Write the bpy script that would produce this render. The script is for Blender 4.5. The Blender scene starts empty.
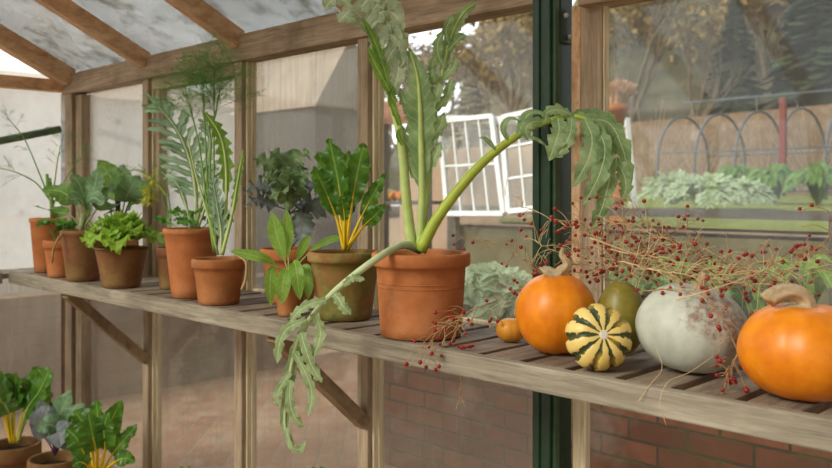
import bpy, math, random
from mathutils import Vector, Matrix, noise
R = random.Random(7)
SC = bpy.context.scene
COL = SC.collection
V = Vector
# ------------------------------------------------------------------ camera frame
CF, CA, SA, CAMZ = 843.0, 0.7034, 0.7108, 1.2
def W(u, v, d):
    """world point seen at photo pixel (u, v) at measured distance d"""
    t = (u-416)/CF*d
    return V((-CA*d+SA*t, SA*d+CA*t, CAMZ-(v-191)/CF*d))
TOCAM = V((CA, -SA, 0))
RIGHT = V((SA, CA, 0))
ZUP = V((0, 0, 1))
SHZ = 0.889      # shelf top
# ------------------------------------------------------------------ mesh helper
WL = {}
class MB:
    def __init__(s): s.v = []; s.f = []; s.mi = []; s.uv = {}; s.cur = 0; s.smooth = True
    def vert(s, p): s.v.append(tuple(p)); return len(s.v)-1
    def face(s, idx): s.f.append(tuple(idx)); s.mi.append(s.cur)
    def box(s, c, size, rot=None, bev=0.0):
        c = V(c); h = V(size)/2
        pts = []
        for x in (-1, 1):
            for y in (-1, 1):
                for z in (-1, 1): pts.append(V((x*h.x, y*h.y, z*h.z)))
        if rot is not None: pts = [rot @ p for p in pts]
        i = [s.vert(c+p) for p in pts]
        for q in ((0,1,3,2), (4,6,7,5), (0,4,5,1), (2,3,7,6), (0,2,6,4), (1,5,7,3)): s.face([i[k] for k in q])
        return s
    def beam(s, a, b, w, h, up=ZUP, ext=0):
        a = V(a); b = V(b); t = (b-a).normalized(); a = a-t*ext; b = b+t*ext
        sd = t.cross(up)
        sd = sd.normalized() if sd.length > 1e-4 else V((1,0,0))
        n = sd.cross(t)
        rot = Matrix((t, sd, n)).transposed()
        return s.box((a+b)/2, ((b-a).length, w, h), rot)
    def tube(s, pts, r0, r1=None, sides=6, rf=None, cap=True):
        pts = [V(p) for p in pts]; n = len(pts)
        if r1 is None: r1 = r0
        prev = None; rings = []
        for i, p in enumerate(pts):
            t = (pts[min(i+1, n-1)]-pts[max(i-1, 0)])
            t = t.normalized() if t.length > 1e-9 else ZUP
            ref = prev if prev is not None else (V((1,0,0)) if abs(t.x) < .8 else V((0,1,0)))
            a = (ref - t*ref.dot(t)).normalized(); prev = a; b = t.cross(a)
            k = i/(n-1) if n > 1 else 0
            r = rf(k) if rf else r0+(r1-r0)*k
            rings.append([s.vert(p+(a*math.cos(2*math.pi*j/sides)+b*math.sin(2*math.pi*j/sides))*r) for j in range(sides)])
        for i in range(n-1):
            for j in range(sides):
                s.face((rings[i][j], rings[i][(j+1) % sides], rings[i+1][(j+1) % sides], rings[i+1][j]))
        if cap: s.face(rings[0][::-1]); s.face(rings[-1])
        return s
    def lathe(s, c, prof, seg=32, close=False):
        c = V(c); rings = []
        for r, z in prof:
            rings.append([s.vert(c+V((r*math.cos(2*math.pi*j/seg), r*math.sin(2*math.pi*j/seg), z))) for j in range(seg)])
        for i in range(len(prof)-1):
            for j in range(seg):
                s.face((rings[i][j], rings[i][(j+1) % seg], rings[i+1][(j+1) % seg], rings[i+1][j]))
        s.face(rings[0][::-1])
        if close: s.face(rings[-1])
        return s
    def build(s, name, mats, parent=None, origin=None, smooth=None, bevel=0):
        me = bpy.data.meshes.new(name)
        o = V((0,0,0))
        if parent is not None: o = WL[parent.name]
        elif origin is not None: o = V(origin)
        me.from_pydata([tuple(V(p)-o) for p in s.v], [], s.f)
        if not isinstance(mats, (list, tuple)): mats = [mats]
        for m in mats: me.materials.append(m)
        sm = s.smooth if smooth is None else smooth
        me.polygons.foreach_set('use_smooth', [sm]*len(me.polygons))
        if any(s.mi): me.polygons.foreach_set('material_index', s.mi)
        if s.uv:
            l = me.uv_layers.new(name='UVMap')
            for lp in me.loops: l.data[lp.index].uv = s.uv.get(lp.vertex_index, (0, 0))
        me.update()
        ob = bpy.data.objects.new(name, me); COL.objects.link(ob)
        if parent is not None: ob.parent = parent
        elif origin is not None: ob.location = o
        WL[ob.name] = o
        if bevel:
            b = ob.modifiers.new('bevel', 'BEVEL'); b.width = bevel; b.segments = 2; b.limit_method = 'ANGLE'
        return ob
def tag(o, label, cat, group=None, kind=None):
    o['label'] = label; o['category'] = cat
    if group: o['group'] = group
    if kind: o['kind'] = kind
    return o
def thing(name, label, cat, loc, group=None):
    o = bpy.data.objects.new(name, None); COL.objects.link(o); o.location = loc; o.empty_display_size = .05
    WL[o.name] = V(loc)
    return tag(o, label, cat, group)
def copy_tree(o, loc, **kw):
    c = o.copy(); COL.objects.link(c); c.location = loc; WL[c.name] = V(loc)
    for ch in o.children:
        d = ch.copy(); COL.objects.link(d); d.parent = c
        for g in ch.children:
            e = g.copy(); COL.objects.link(e); e.parent = d
    for k, x in kw.items(): c[k] = x
    return c
def spline(pts, n):
    pts = [V(p) for p in pts]; m = len(pts); out = []
    for i in range(n+1):
        x = i/n*(m-1); k = min(int(x), m-2); t = x-k
        p1, p2 = pts[k], pts[k+1]
        p0 = pts[k-1] if k > 0 else p1*2-p2
        p3 = pts[k+2] if k+2 < m else p2*2-p1
        out.append(.5*((2*p1)+(p2-p0)*t+(2*p0-5*p1+4*p2-p3)*t*t+(3*p1-p0-3*p2+p3)*t**3))
    return out
# ------------------------------------------------------------------ materials
def mat(name):
    m = bpy.data.materials.new(name); m.use_nodes = True
    nt = m.node_tree; nt.nodes.clear()
    out = nt.nodes.new('ShaderNodeOutputMaterial')
    return m, nt, out
def N(nt, t, **kw):
    n = nt.nodes.new(t)
    for k, x in kw.items():
        if k.startswith('i_'): n.inputs[k[2:].replace('_', ' ')].default_value = x
        else: setattr(n, k, x)
    return n
def rgb(c): return (c[0], c[1], c[2], 1)
def srgb(r, g, b):
    f = lambda c: (c/255/12.92 if c/255 <= .04045 else ((c/255+.055)/1.055)**2.4)
    return (f(r), f(g), f(b))
def ramp(nt, src, stops):
    r = nt.nodes.new('ShaderNodeValToRGB')
    e = r.color_ramp.elements
    while len(e) < len(stops): e.new(.5)
    for k, (p, c) in enumerate(stops):
        e[k].position = p; e[k].color = rgb(c) if len(c) == 3 else c
    nt.links.new(src, r.inputs[0]); return r.outputs[0]
def mixc(nt, fac, a, b, bt='MIX'):
    n = nt.nodes.new('ShaderNodeMix'); n.data_type = 'RGBA'; n.blend_type = bt
    for sock, x in ((0, fac), (6, a), (7, b)):
        if isinstance(x, bpy.types.NodeSocket): nt.links.new(x, n.inputs[sock])
        elif sock == 0: n.inputs[0].default_value = x
        else: n.inputs[sock].default_value = rgb(x)
    return n.outputs[2]
def math_(nt, op, a, b=None, c=None):
    n = nt.nodes.new('ShaderNodeMath'); n.operation = op
    for k, x in enumerate((a, b, c)):
        if x is None: continue
        if isinstance(x, bpy.types.NodeSocket): nt.links.new(x, n.inputs[k])
        else: n.inputs[k].default_value = x
    return n.outputs[0]
def objco(nt, scale=(1,1,1), rot=(0,0,0), coord='Object'):
    tc = nt.nodes.new('ShaderNodeTexCoord'); mp = nt.nodes.new('ShaderNodeMapping')
    mp.inputs['Scale'].default_value = scale; mp.inputs['Rotation'].default_value = rot
    nt.links.new(tc.outputs[coord], mp.inputs[0]); return mp.outputs[0]
def noise_(nt, co, scale, detail=4, rough=.55, dist=0):
    n = N(nt, 'ShaderNodeTexNoise'); n.inputs['Scale'].default_value = scale; n.inputs['Detail'].default_value = detail
    n.inputs['Roughness'].default_value = rough; n.inputs['Distortion'].default_value = dist
    nt.links.new(co, n.inputs['Vector']); return n.outputs[0]
def bsdf(nt, out, col, rough=.7, spec=.3, bump=None, bstr=.3, bdist=.002):
    b = nt.nodes.new('ShaderNodeBsdfPrincipled')
    if isinstance(col, bpy.types.NodeSocket): nt.links.new(col, b.inputs['Base Color'])
    else: b.inputs['Base Color'].default_value = rgb(col)
    if isinstance(rough, bpy.types.NodeSocket): nt.links.new(rough, b.inputs['Roughness'])
    else: b.inputs['Roughness'].default_value = rough
    b.inputs['Specular IOR Level'].default_value = spec
    if bump is not None:
        n = nt.nodes.new('ShaderNodeBump'); n.inputs['Strength'].default_value = bstr; n.inputs['Distance'].default_value = bdist
        nt.links.new(bump, n.inputs['Height']); nt.links.new(n.outputs[0], b.inputs['Normal'])
    nt.links.new(b.outputs[0], out.inputs[0]); return b
def wood(name, c1, c2, c3, grain=(1,1,1), stain=.4, stainc=(.1,.08,.06)):
    m, nt, out = mat(name)
    co = objco(nt, grain)
    a = noise_(nt, co, 22, 6, .7, .5)
    b = noise_(nt, co, 85, 4, .65, .4)
    c = ramp(nt, a, [(.32, c1), (.5, c2), (.68, c3)])
    c = mixc(nt, math_(nt, 'MULTIPLY', ramp(nt, b, [(.45, (0,0,0)), (.68, (1,1,1))]), .5), c, (c1[0]*.45, c1[1]*.43, c1[2]*.4))
    st = noise_(nt, objco(nt), 5.5, 4, .6)
    sf = ramp(nt, st, [(.48, (0,0,0)), (.7, (1,1,1))])
    c = mixc(nt, math_(nt, 'MULTIPLY', sf, stain), c, stainc)
    bsdf(nt, out, c, .75, .25, b, .35, .002)
    return m
def plain(name, c, rough=.6, spec=.3, var=.25, scale=30):
    m, nt, out = mat(name)
    n = noise_(nt, objco(nt), scale, 4)
    col = ramp(nt, n, [(.3, tuple(x*(1-var) for x in c)), (.7, tuple(min(1, x*(1+var)) for x in c))])
    bsdf(nt, out, col, rough, spec, n, .15, .002); return m
def leafmat(name, c1, c2, vein, vein_n=9, rough=.5, trans=.35, edge=None, veinw=.12):
    m, nt, out = mat(name)
    tc = nt.nodes.new('ShaderNodeTexCoord'); sep = nt.nodes.new('ShaderNodeSeparateXYZ')
    nt.links.new(tc.outputs['UV'], sep.inputs[0])
    n = noise_(nt, tc.outputs['Object'], 28, 4)
    c = ramp(nt, n, [(.35, c1), (.68, c2)])
    ay = math_(nt, 'ABSOLUTE', sep.outputs[1])
    # side veins sweep forward from the midrib
    ph = math_(nt, 'SUBTRACT', math_(nt, 'MULTIPLY', sep.outputs[0], vein_n), math_(nt, 'MULTIPLY', ay, 1.1))
    fr = math_(nt, 'ABSOLUTE', math_(nt, 'SUBTRACT', math_(nt, 'FRACT', ph), .5))
    v1 = math_(nt, 'LESS_THAN', fr, veinw*.6)
    v2 = math_(nt, 'LESS_THAN', ay, .07)
    vv = math_(nt, 'MAXIMUM', math_(nt, 'MULTIPLY', v1, .26), v2)
    c = mixc(nt, vv, c, vein)
    if edge:
        e = math_(nt, 'MULTIPLY', math_(nt, 'POWER', ay, 6.0), .7); c = mixc(nt, e, c, edge)
    p = nt.nodes.new('ShaderNodeBsdfPrincipled'); p.inputs['Roughness'].default_value = rough
    p.inputs['Specular IOR Level'].default_value = .35
    nt.links.new(c, p.inputs['Base Color'])
    bm = nt.nodes.new('ShaderNodeBump'); bm.inputs['Strength'].default_value = .5; bm.inputs['Distance'].default_value = .003
    nt.links.new(math_(nt, 'ADD', n, math_(nt, 'MULTIPLY', vv, -.3)), bm.inputs['Height']); nt.links.new(bm.outputs[0], p.inputs['Normal'])
    t = nt.nodes.new('ShaderNodeBsdfTranslucent')
    nt.links.new(mixc(nt, .35, c, (.5, .7, .08)), t.inputs[0])
    mx = nt.nodes.new('ShaderNodeMixShader'); mx.inputs[0].default_value = trans
    nt.links.new(p.outputs[0], mx.inputs[1]); nt.links.new(t.outputs[0], mx.inputs[2]); nt.links.new(mx.outputs[0], out.inputs[0])
    return m
def glass(name, haze,  tint=(.97,.985,.97), dirt=(.72,.70,.64), streak=True, speck=.0, moss=0.0):
    """dirty, misted glass: each face lets light through, scatters some and mirrors some"""
    m, nt, out = mat(name)
    co = objco(nt)
    n1 = noise_(nt, co, 2.2, 5, .6)
    fac = math_(nt, 'MULTIPLY', ramp(nt, n1, [(.3, (.45 if haze < .6 else .8,)*3), (.7, (1,1,1))]), haze)
    if streak:
        n2 = noise_(nt, objco(nt, (26, 26, 1.6)), 2.4, 3, .6)
        fac = math_(nt, 'ADD', fac, math_(nt, 'MULTIPLY', ramp(nt, n2, [(.5, (0,0,0)), (.72, (1,1,1))]), haze*.35))
    dc = dirt
    if speck:
        n3 = noise_(nt, objco(nt, (1,1,1)), 75, 2, .7)
        fac = math_(nt, 'ADD', fac, math_(nt, 'MULTIPLY', ramp(nt, n3, [(.6, (0,0,0)), (.7, (1,1,1))]), speck))
    if moss:
        n4 = noise_(nt, co, 7, 6, .7)
        mf = ramp(nt, n4, [(.5, (0,0,0)), (.72, (1,1,1))])
        dc = mixc(nt, mf, dirt, (.16, .15, .08)); fac = math_(nt, 'ADD', fac, math_(nt, 'MULTIPLY', mf, moss))
    fac = math_(nt, 'MINIMUM', fac, .95)
    tr = N(nt, 'ShaderNodeBsdfTransparent'); tr.inputs[0].default_value = rgb(tint)
    df = N(nt, 'ShaderNodeBsdfDiffuse'); tl = N(nt, 'ShaderNodeBsdfTranslucent')
    for b in (df, tl):
        if isinstance(dc, bpy.types.NodeSocket): nt.links.new(dc, b.inputs[0])
        else: b.inputs[0].default_value = rgb(dc)
    mx = N(nt, 'ShaderNodeMixShader'); mx.inputs[0].default_value = .72
    nt.links.new(df.outputs[0], mx.inputs[1]); nt.links.new(tl.outputs[0], mx.inputs[2])
    m2 = N(nt, 'ShaderNodeMixShader'); nt.links.new(fac, m2.inputs[0])
    nt.links.new(tr.outputs[0], m2.inputs[1]); nt.links.new(mx.outputs[0], m2.inputs[2])
    g = N(nt, 'ShaderNodeBsdfGlossy'); g.inputs['Roughness'].default_value = .03
    geo = N(nt, 'ShaderNodeNewGeometry')
    dp = nt.nodes.new('ShaderNodeVectorMath'); dp.operation = 'DOT_PRODUCT'
    nt.links.new(geo.outputs['Normal'], dp.inputs[0]); nt.links.new(geo.outputs['Incoming'], dp.inputs[1])
    k = math_(nt, 'SUBTRACT', 1.0, math_(nt, 'ABSOLUTE', dp.outputs['Value']))
    fr = math_(nt, 'ADD', math_(nt, 'MULTIPLY', math_(nt, 'POWER', k, 5.0), .9), .05)
    m3 = N(nt, 'ShaderNodeMixShader'); nt.links.new(fr, m3.inputs[0])
    nt.links.new(m2.outputs[0], m3.inputs[1]); nt.links.new(g.outputs[0], m3.inputs[2])
    nt.links.new(m3.outputs[0], out.inputs[0])
    return m
def brickmat(name, c1, c2, mortar, axis='xz', bw=.225, bh=.075, off=.5, moss=0, rot=0):
    m, nt, out = mat(name)
    tc = nt.nodes.new('ShaderNodeTexCoord'); sp = nt.nodes.new('ShaderNodeSeparateXYZ'); cb = nt.nodes.new('ShaderNodeCombineXYZ')
    nt.links.new(tc.outputs['Object'], sp.inputs[0])
    ix = {'x': 0, 'y': 1, 'z': 2}
    nt.links.new(sp.outputs[ix[axis[0]]], cb.inputs[0]); nt.links.new(sp.outputs[ix[axis[1]]], cb.inputs[1])
    mp = nt.nodes.new('ShaderNodeMapping'); mp.inputs['Rotation'].default_value = (0, 0, rot)
    nt.links.new(cb.outputs[0], mp.inputs[0])
    b = nt.nodes.new('ShaderNodeTexBrick'); nt.links.new(mp.outputs[0], b.inputs[0])
    b.inputs['Scale'].default_value = 1; b.inputs['Brick Width'].default_value = bw; b.inputs['Row Height'].default_value = bh
    b.inputs['Mortar Size'].default_value = .006; b.inputs['Mortar Smooth'].default_value = .3; b.offset = off
    b.inputs['Color1'].default_value = rgb(c1); b.inputs['Color2'].default_value = rgb(c2); b.inputs['Mortar'].default_value = rgb(mortar)
    b.inputs['Bias'].default_value = -.1
    n = noise_(nt, tc.outputs['Object'], 9, 5, .65)
    c = mixc(nt, math_(nt, 'MULTIPLY', ramp(nt, n, [(.4, (0,0,0)), (.7, (1,1,1))]), .55), b.outputs[0], tuple(x*.45 for x in c1))
    n5 = noise_(nt, tc.outputs['Object'], 3.1, 5, .6)
    c = mixc(nt, math_(nt, 'MULTIPLY', ramp(nt, n5, [(.55, (0,0,0)), (.7, (1,1,1))]), .5), c, (.42, .36, .30))
    if moss:
        n2 = noise_(nt, tc.outputs['Object'], 4.5, 5, .6)
        f = math_(nt, 'MULTIPLY', ramp(nt, n2, [(.5, (0,0,0)), (.64, (1,1,1))]), moss)
        c = mixc(nt, math_(nt, 'MULTIPLY', f, math_(nt, 'ADD', math_(nt, 'MULTIPLY', b.outputs[1], .75), .2)), c, (.10, .13, .03))
    bsdf(nt, out, c, .85, .2, math_(nt, 'SUBTRACT', n, b.outputs[1]), .6, .006)
    return m
M = {}
# pale weathered cedar: three grain directions
WC = (srgb(140,120,98), srgb(172,150,124), srgb(196,176,152))
WC2 = (srgb(196,152,112), srgb(222,182,142), srgb(236,206,172))
M['wood_x'] = wood('weathered_wood_along', *WC, grain=(.10,1.6,1.6), stain=.55, stainc=srgb(100,80,62))
M['wood_z'] = wood('weathered_wood_upright', *WC, grain=(1.6,1.6,.10), stain=.4, stainc=srgb(104,92,70))
M['wood_y'] = wood('warm_wood_rafter', *WC2, grain=(1.6,.22,.6), stain=.35, stainc=srgb(130,90,58))
M['strip'] = wood('pale_glazing_strip', srgb(196,176,138), srgb(222,205,170), srgb(235,222,192), grain=(1.6,1.6,.10), stain=.25, stainc=srgb(160,140,96))
GW = (srgb(120,111,96), srgb(149,139,121), srgb(173,163,144))
M['shelf_x'] = wood('grey_shelf_board_along', *GW, grain=(.10,1.6,1.6), stain=.35, stainc=srgb(84,74,56))
SW = (srgb(108,92,78), srgb(138,121,104), srgb(162,148,128))
M['shelf_y'] = wood('grey_shelf_board_across', *SW, grain=(1.6,.2,1.6), stain=.5, stainc=srgb(74,48,34))
M['brace'] = wood('brown_brace_wood', srgb(120,98,70), srgb(150,124,92), srgb(172,148,112), grain=(1.6,.3,.3))
M['green'] = plain('dark_green_painted_steel', srgb(34,60,42), .38, .5, .2, 40)
M['dgreen'] = plain('green_painted_steel_channel', srgb(48,76,48), .4, .5, .2, 40)
M['steel'] = plain('galvanised_bolt', (.5,.5,.48), .35, .5)
M['glass_far'] = glass('glass_end_wall', .55, dirt=(.90,.88,.84), streak=False)
M['glass_left'] = glass('glass_misted', .52, dirt=(.42,.39,.345))
M['glass_white'] = glass('glass_white_misted', .55, dirt=(.90,.88,.84), streak=False)
M['glass_mid'] = glass('glass_half_misted', .16, dirt=(.46,.42,.37))
M['glass_right'] = glass('glass_clear', .20, dirt=(.33,.335,.33))
M['glass_low'] = glass('glass_low_misted', .30, dirt=(.42,.36,.285), speck=.14)
M['glass_low2'] = glass('glass_low_clear', .025, dirt=(.36,.32,.27), streak=False, speck=.02)
M['glass_roof'] = glass('glass_roof', .74, dirt=(.27,.262,.24), streak=False, speck=.08, moss=.2)
M['glass_roof2'] = glass('glass_roof_cleaner', .12, dirt=(.5,.49,.45), streak=False, speck=.04, moss=.05)
def terracotta(name, c1, c2, c3, moss=0, lime=.25):
    m, nt, out = mat(name)
    co = objco(nt)
    a = noise_(nt, co, 11, 6, .6)
    c = ramp(nt, a, [(.3, c1), (.52, c2), (.75, c3)])
    l = noise_(nt, co, 17, 6, .7)
    c = mixc(nt, math_(nt, 'MULTIPLY', ramp(nt, l, [(.55, (0,0,0)), (.75, (1,1,1))]), lime), c, srgb(205,170,140))
    if moss:
        g = noise_(nt, co, 8, 6, .6)
        c = mixc(nt, math_(nt, 'MULTIPLY', ramp(nt, g, [(.36, (0,0,0)), (.6, (1,1,1))]), moss), c, srgb(92,104,40))
        g2 = noise_(nt, co, 14, 5, .6)
        c = mixc(nt, math_(nt, 'MULTIPLY', ramp(nt, g2, [(.52, (0,0,0)), (.66, (1,1,1))]), moss*.7), c, srgb(160,142,88))
    bsdf(nt, out, c, .8, .2, noise_(nt, co, 120, 3), .2, .001); return m
M['tc'] = terracotta('terracotta', srgb(138,86,48), srgb(164,104,60), srgb(184,126,80))
M['tc_or'] = terracotta('orange_terracotta', srgb(156,92,52), srgb(178,110,64), srgb(196,132,86), lime=.25)
M['tc_dk'] = terracotta('aged_terracotta', srgb(106,66,44), srgb(134,86,58), srgb(152,106,76), moss=.3, lime=.2)
M['tc_moss'] = terracotta('mossy_terracotta', srgb(134,82,48), srgb(150,104,66), srgb(150,122,80), moss=.85)
M['soil'] = plain('dark_potting_soil', srgb(62,48,38), .95, .1, .5, 160)
# leaves
M['chard'] = leafmat('chard_green', srgb(46,92,30), srgb(84,136,44), srgb(130,164,60), 8, .32, .35)
M['chard_rib'] = plain('yellow_chard_rib', srgb(226,190,30), .4, .4, .15)
M['card'] = leafmat('cardoon_green', srgb(112,146,92), srgb(164,188,136), srgb(206,218,172), 11, .6, .3)
M['card_grey'] = leafmat('cardoon_grey_green', srgb(146,166,130), srgb(188,202,168), srgb(216,222,196), 9, .65, .3)
M['card_pale'] = leafmat('wilting_cardoon_green', srgb(128,152,102), srgb(164,182,132), srgb(204,212,170), 8, .6, .3)
M['card_rib'] = plain('pale_green_cardoon_rib', srgb(178,196,118), .5, .3, .15)
M['card_rib2'] = plain('yellow_green_cardoon_rib', srgb(168,184,66), .45, .35, .15)
M['card_rib3'] = plain('grey_green_wilting_rib', srgb(182,194,146), .5, .3, .15)
M['arti'] = leafmat('artichoke_blue_green', srgb(116,150,122), srgb(160,188,158), srgb(196,212,186), 4, .6, .25)
M['tooth'] = leafmat('toothed_leaf_green', srgb(92,134,42), srgb(130,168,70), srgb(196,210,120), 9, .5, .35)
M['kohl'] = leafmat('brassica_blue_green', srgb(82,118,84), srgb(126,158,114), srgb(182,202,168), 7, .5, .3)
M['kohl2'] = leafmat('brassica_mid_green', srgb(80,122,54), srgb(116,154,74), srgb(170,196,124), 7, .45, .35)
M['kohl_rib'] = plain('brassica_pale_stalk', srgb(150,160,110), .5, .3)
M['purple_rib'] = plain('purple_stalk', srgb(88,48,84), .45, .3)
M['lett'] = leafmat('lettuce_lime_green', srgb(124,170,40), srgb(160,196,70), srgb(196,216,120), 6, .45, .4)
M['spin'] = leafmat('broad_lime_leaf_green', srgb(112,158,50), srgb(146,186,78), srgb(196,216,140), 9, .45, .4)
M['kale'] = leafmat('kale_dark_green', srgb(92,128,72), srgb(140,168,110), srgb(170,172,150), 8, .45, .3, edge=srgb(92,84,104))
M['kale_p'] = leafmat('kale_purple_grey', srgb(96,106,110), srgb(138,150,146), srgb(160,140,160), 8, .5, .25, edge=srgb(96,70,104))
M['pars'] = leafmat('parsley_green', srgb(64,118,34), srgb(94,150,50), srgb(130,176,80), 5, .45, .35)
M['fennel'] = plain('fennel_green', srgb(122,156,72), .5, .3, .2)
M['fennel_dk'] = plain('fennel_feather_green', srgb(98,142,66), .5, .3, .2)
M['fennel_y'] = plain('yellowing_fennel', srgb(196,196,72), .5, .3, .2)
M['dry'] = plain('dry_leaf', srgb(170,140,96), .8, .1, .3)
# ------------------------------------------------------------------ greenhouse shell
XE, YW, GLY = -3.65, 1.53, 1.575         # end wall inner face, wall inner face, glass plane
EAVE0, EAVE1 = 1.618, 1.702               # plate underside / top
SLOPE = .50
YMID = -.10; YOPP = 2*YMID-YW
XMAX = 2.4
ntrim = [0]
def trim(mb, m, label, bevel=.003, cat='frame timber', **kw):
    ntrim[0] += 1
    o = mb.build('trim_%d' % ntrim[0], m, smooth=False, bevel=bevel, **kw)
    return tag(o, label, cat, kind='structure')
XM = [-2.94, -2.322, -1.718, -.45, .18]
NM = {0:'first wall post from the far corner', 1:'second wall post from the far corner', 2:'third wall post, behind the big cardoon'}
for k, x in enumerate(XM):
    lab = NM.get(k, '%s wall post right of the green steel post' % ('first' if k == 3 else 'second'))
    mb = MB().box((x-.002, YW+.028, (EAVE0+.05)/2), (.043, .056, EAVE0-.05))
    trim(mb, M['wood_z'], 'upright weathered timber: '+lab, origin=(x, YW, 0))
    mb = MB().box((x+.0235, YW+.035, (EAVE0+.05)/2), (.008, .038, EAVE0-.05)).box((x+.0295, YW+.041, (EAVE0+.05)/2), (.005, .02, EAVE0-.05))
    trim(mb, M['strip'], 'pale glazing strip along the '+lab, bevel=.002, origin=(x, YW, 0))
# corner post
trim(MB().box((XE+.035, YW+.03, .83), (.07, .07, 1.66)), M['wood_z'], 'tan corner post of the greenhouse frame, at the left', origin=(XE, YW, 0))
trim(MB().box((XE+.11, YW+.035, .81), (.06, .055, 1.60)), M['wood_z'], 'jamb of the first wall pane next to the corner post', origin=(XE, YW, 0))
# plate
trim(MB().box(((XE-.02-1.13)/2, YW+.025, (EAVE0+EAVE1)/2), (-1.13-XE+.02, .07, EAVE1-EAVE0)), M['wood_x'], 'long weathered eaves beam above the misted panes', origin=(-2.3, YW, EAVE0))
trim(MB().box(((-1.02+XMAX)/2, YW+.025, (EAVE0+EAVE1)/2-.012), (XMAX+1.02, .07, EAVE1-EAVE0+.024)), M['wood_x'], 'head of the clear window right of the green post', origin=(0, YW, EAVE0))
# green steel post
px = -1.099
mb = MB().box((px, 1.5425, .87), (.042, .085, 1.74)).box((px-.012, 1.4975, .87), (.018, .008, 1.74))
gp = thing('steel_post', 'dark green steel post rising through the shelf between misted and clear glass', 'post', (px, YW, 0)); gp['kind'] = 'structure'
mb.build('post_flange', M['green'], gp, smooth=False, bevel=.003)
MB().box((px+.025, 1.518, .87), (.009, .016, 1.74)).build('rib', M['dgreen'], gp, smooth=False, bevel=.002)
MB().box((px+.025, 1.553, 1.59), (.008, .046, .13)).build('bracket_plate', M['green'], gp, smooth=False, bevel=.002)
for z, y in ((1.632, 1.545), (1.585, 1.545), (1.54, 1.562)):
    b = MB().lathe((0,0,0), [(.006, 0), (.006, .005), (.0035, .008)], 8, True)
    b.v = [(px+.029+p[2], y+p[0], z+p[1]) for p in b.v]
    b.build('bolt', M['steel'], gp)
trim(MB().box((-1.046, 1.563, 1.245), (.024, .022, .72)), M['wood_y'], 'narrow brown jamb touching the green post', origin=(-1.03, YW, .8))
trim(MB().box((-1.006, 1.562, 1.245), (.054, .026, .72)), M['wood_z'], 'broad timber jamb of the clear window', origin=(-1, YW, .8))
trim(MB().box((-.977, 1.564, 1.245), (.005, .018, .72)), M['strip'], 'white putty strip at the clear window edge', bevel=.001, origin=(-.97, YW, .8))
trim(MB().box((-1.04, 1.565, .44), (.034, .02, .78)), M['strip'], 'pale jamb below the shelf beside the green post', origin=(-1.03, YW, 0))
# sill along the bottom
trim(MB().box(((XE+XMAX)/2, YW+.03, .03), (XMAX-XE, .09, .06)), M['wood_x'], 'bottom sill of the glazed wall', origin=(0, YW, 0))
# panes of the wall: above and below shelf level
nwin = [0]
def pane(x0, x1, z0, z1, m, label, y=GLY):
    nwin[0] += 1
    o = MB().box(((x0+x1)/2, y, (z0+z1)/2), (x1-x0, .004, z1-z0)).build('window_%d' % nwin[0], m, origin=((x0+x1)/2, y, z0), smooth=False)
    return tag(o, label, 'window', kind='structure')
bays = [(-3.51, -2.975, 'glass_white', 'glass_low'), (-2.895, -2.357, 'glass_white', 'glass_low'), (-2.277, -1.753, 'glass_left', 'glass_low'),
        (-1.673, -1.14, 'glass_mid', 'glass_low'), (-.968, -.485, 'glass_right', 'glass_low2'), (-.405, .145, 'glass_right', 'glass_low2')]
BN = ['first bay from the corner', 'second bay behind the artichoke pot', 'third bay behind the kale', 'fourth bay behind the big cardoon', 'bay right of the green post',
      'next bay to the right, cut by the frame edge']
for (x0, x1, a, b), nm in zip(bays, BN):
    pane(x0-.01, x1+.01, SHZ-.01, EAVE0+.01, M[a], 'upper pane of the '+nm)
    pane(x0-.01-(.07 if nm.startswith('bay right') else 0), x1+.01, .05, SHZ-.01, M[b], 'lower pane of the '+nm)
# horizontal edge strip between upper and lower panes lies hidden behind the shelf
trim(MB().box(((XE+XMAX)/2, GLY, SHZ-.012), (XMAX-XE, .02, .016)), M['strip'], 'glazing rail at the back of the shelf', origin=(0, GLY, SHZ))
# inner head piece in second bay (opening light)
trim(MB().box((-2.62, YW+.03, EAVE0-.02), (.56, .045, .045)), M['wood_x'], 'upper rail of the second bay under the eaves beam', origin=(-2.6, YW, 1.6))
trim(MB().box((-2.875, YW+.036, 1.22), (.028, .045, .75)), M['wood_z'], 'inner jamb of the second bay beside the first post', origin=(-2.87, YW, .8))
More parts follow.
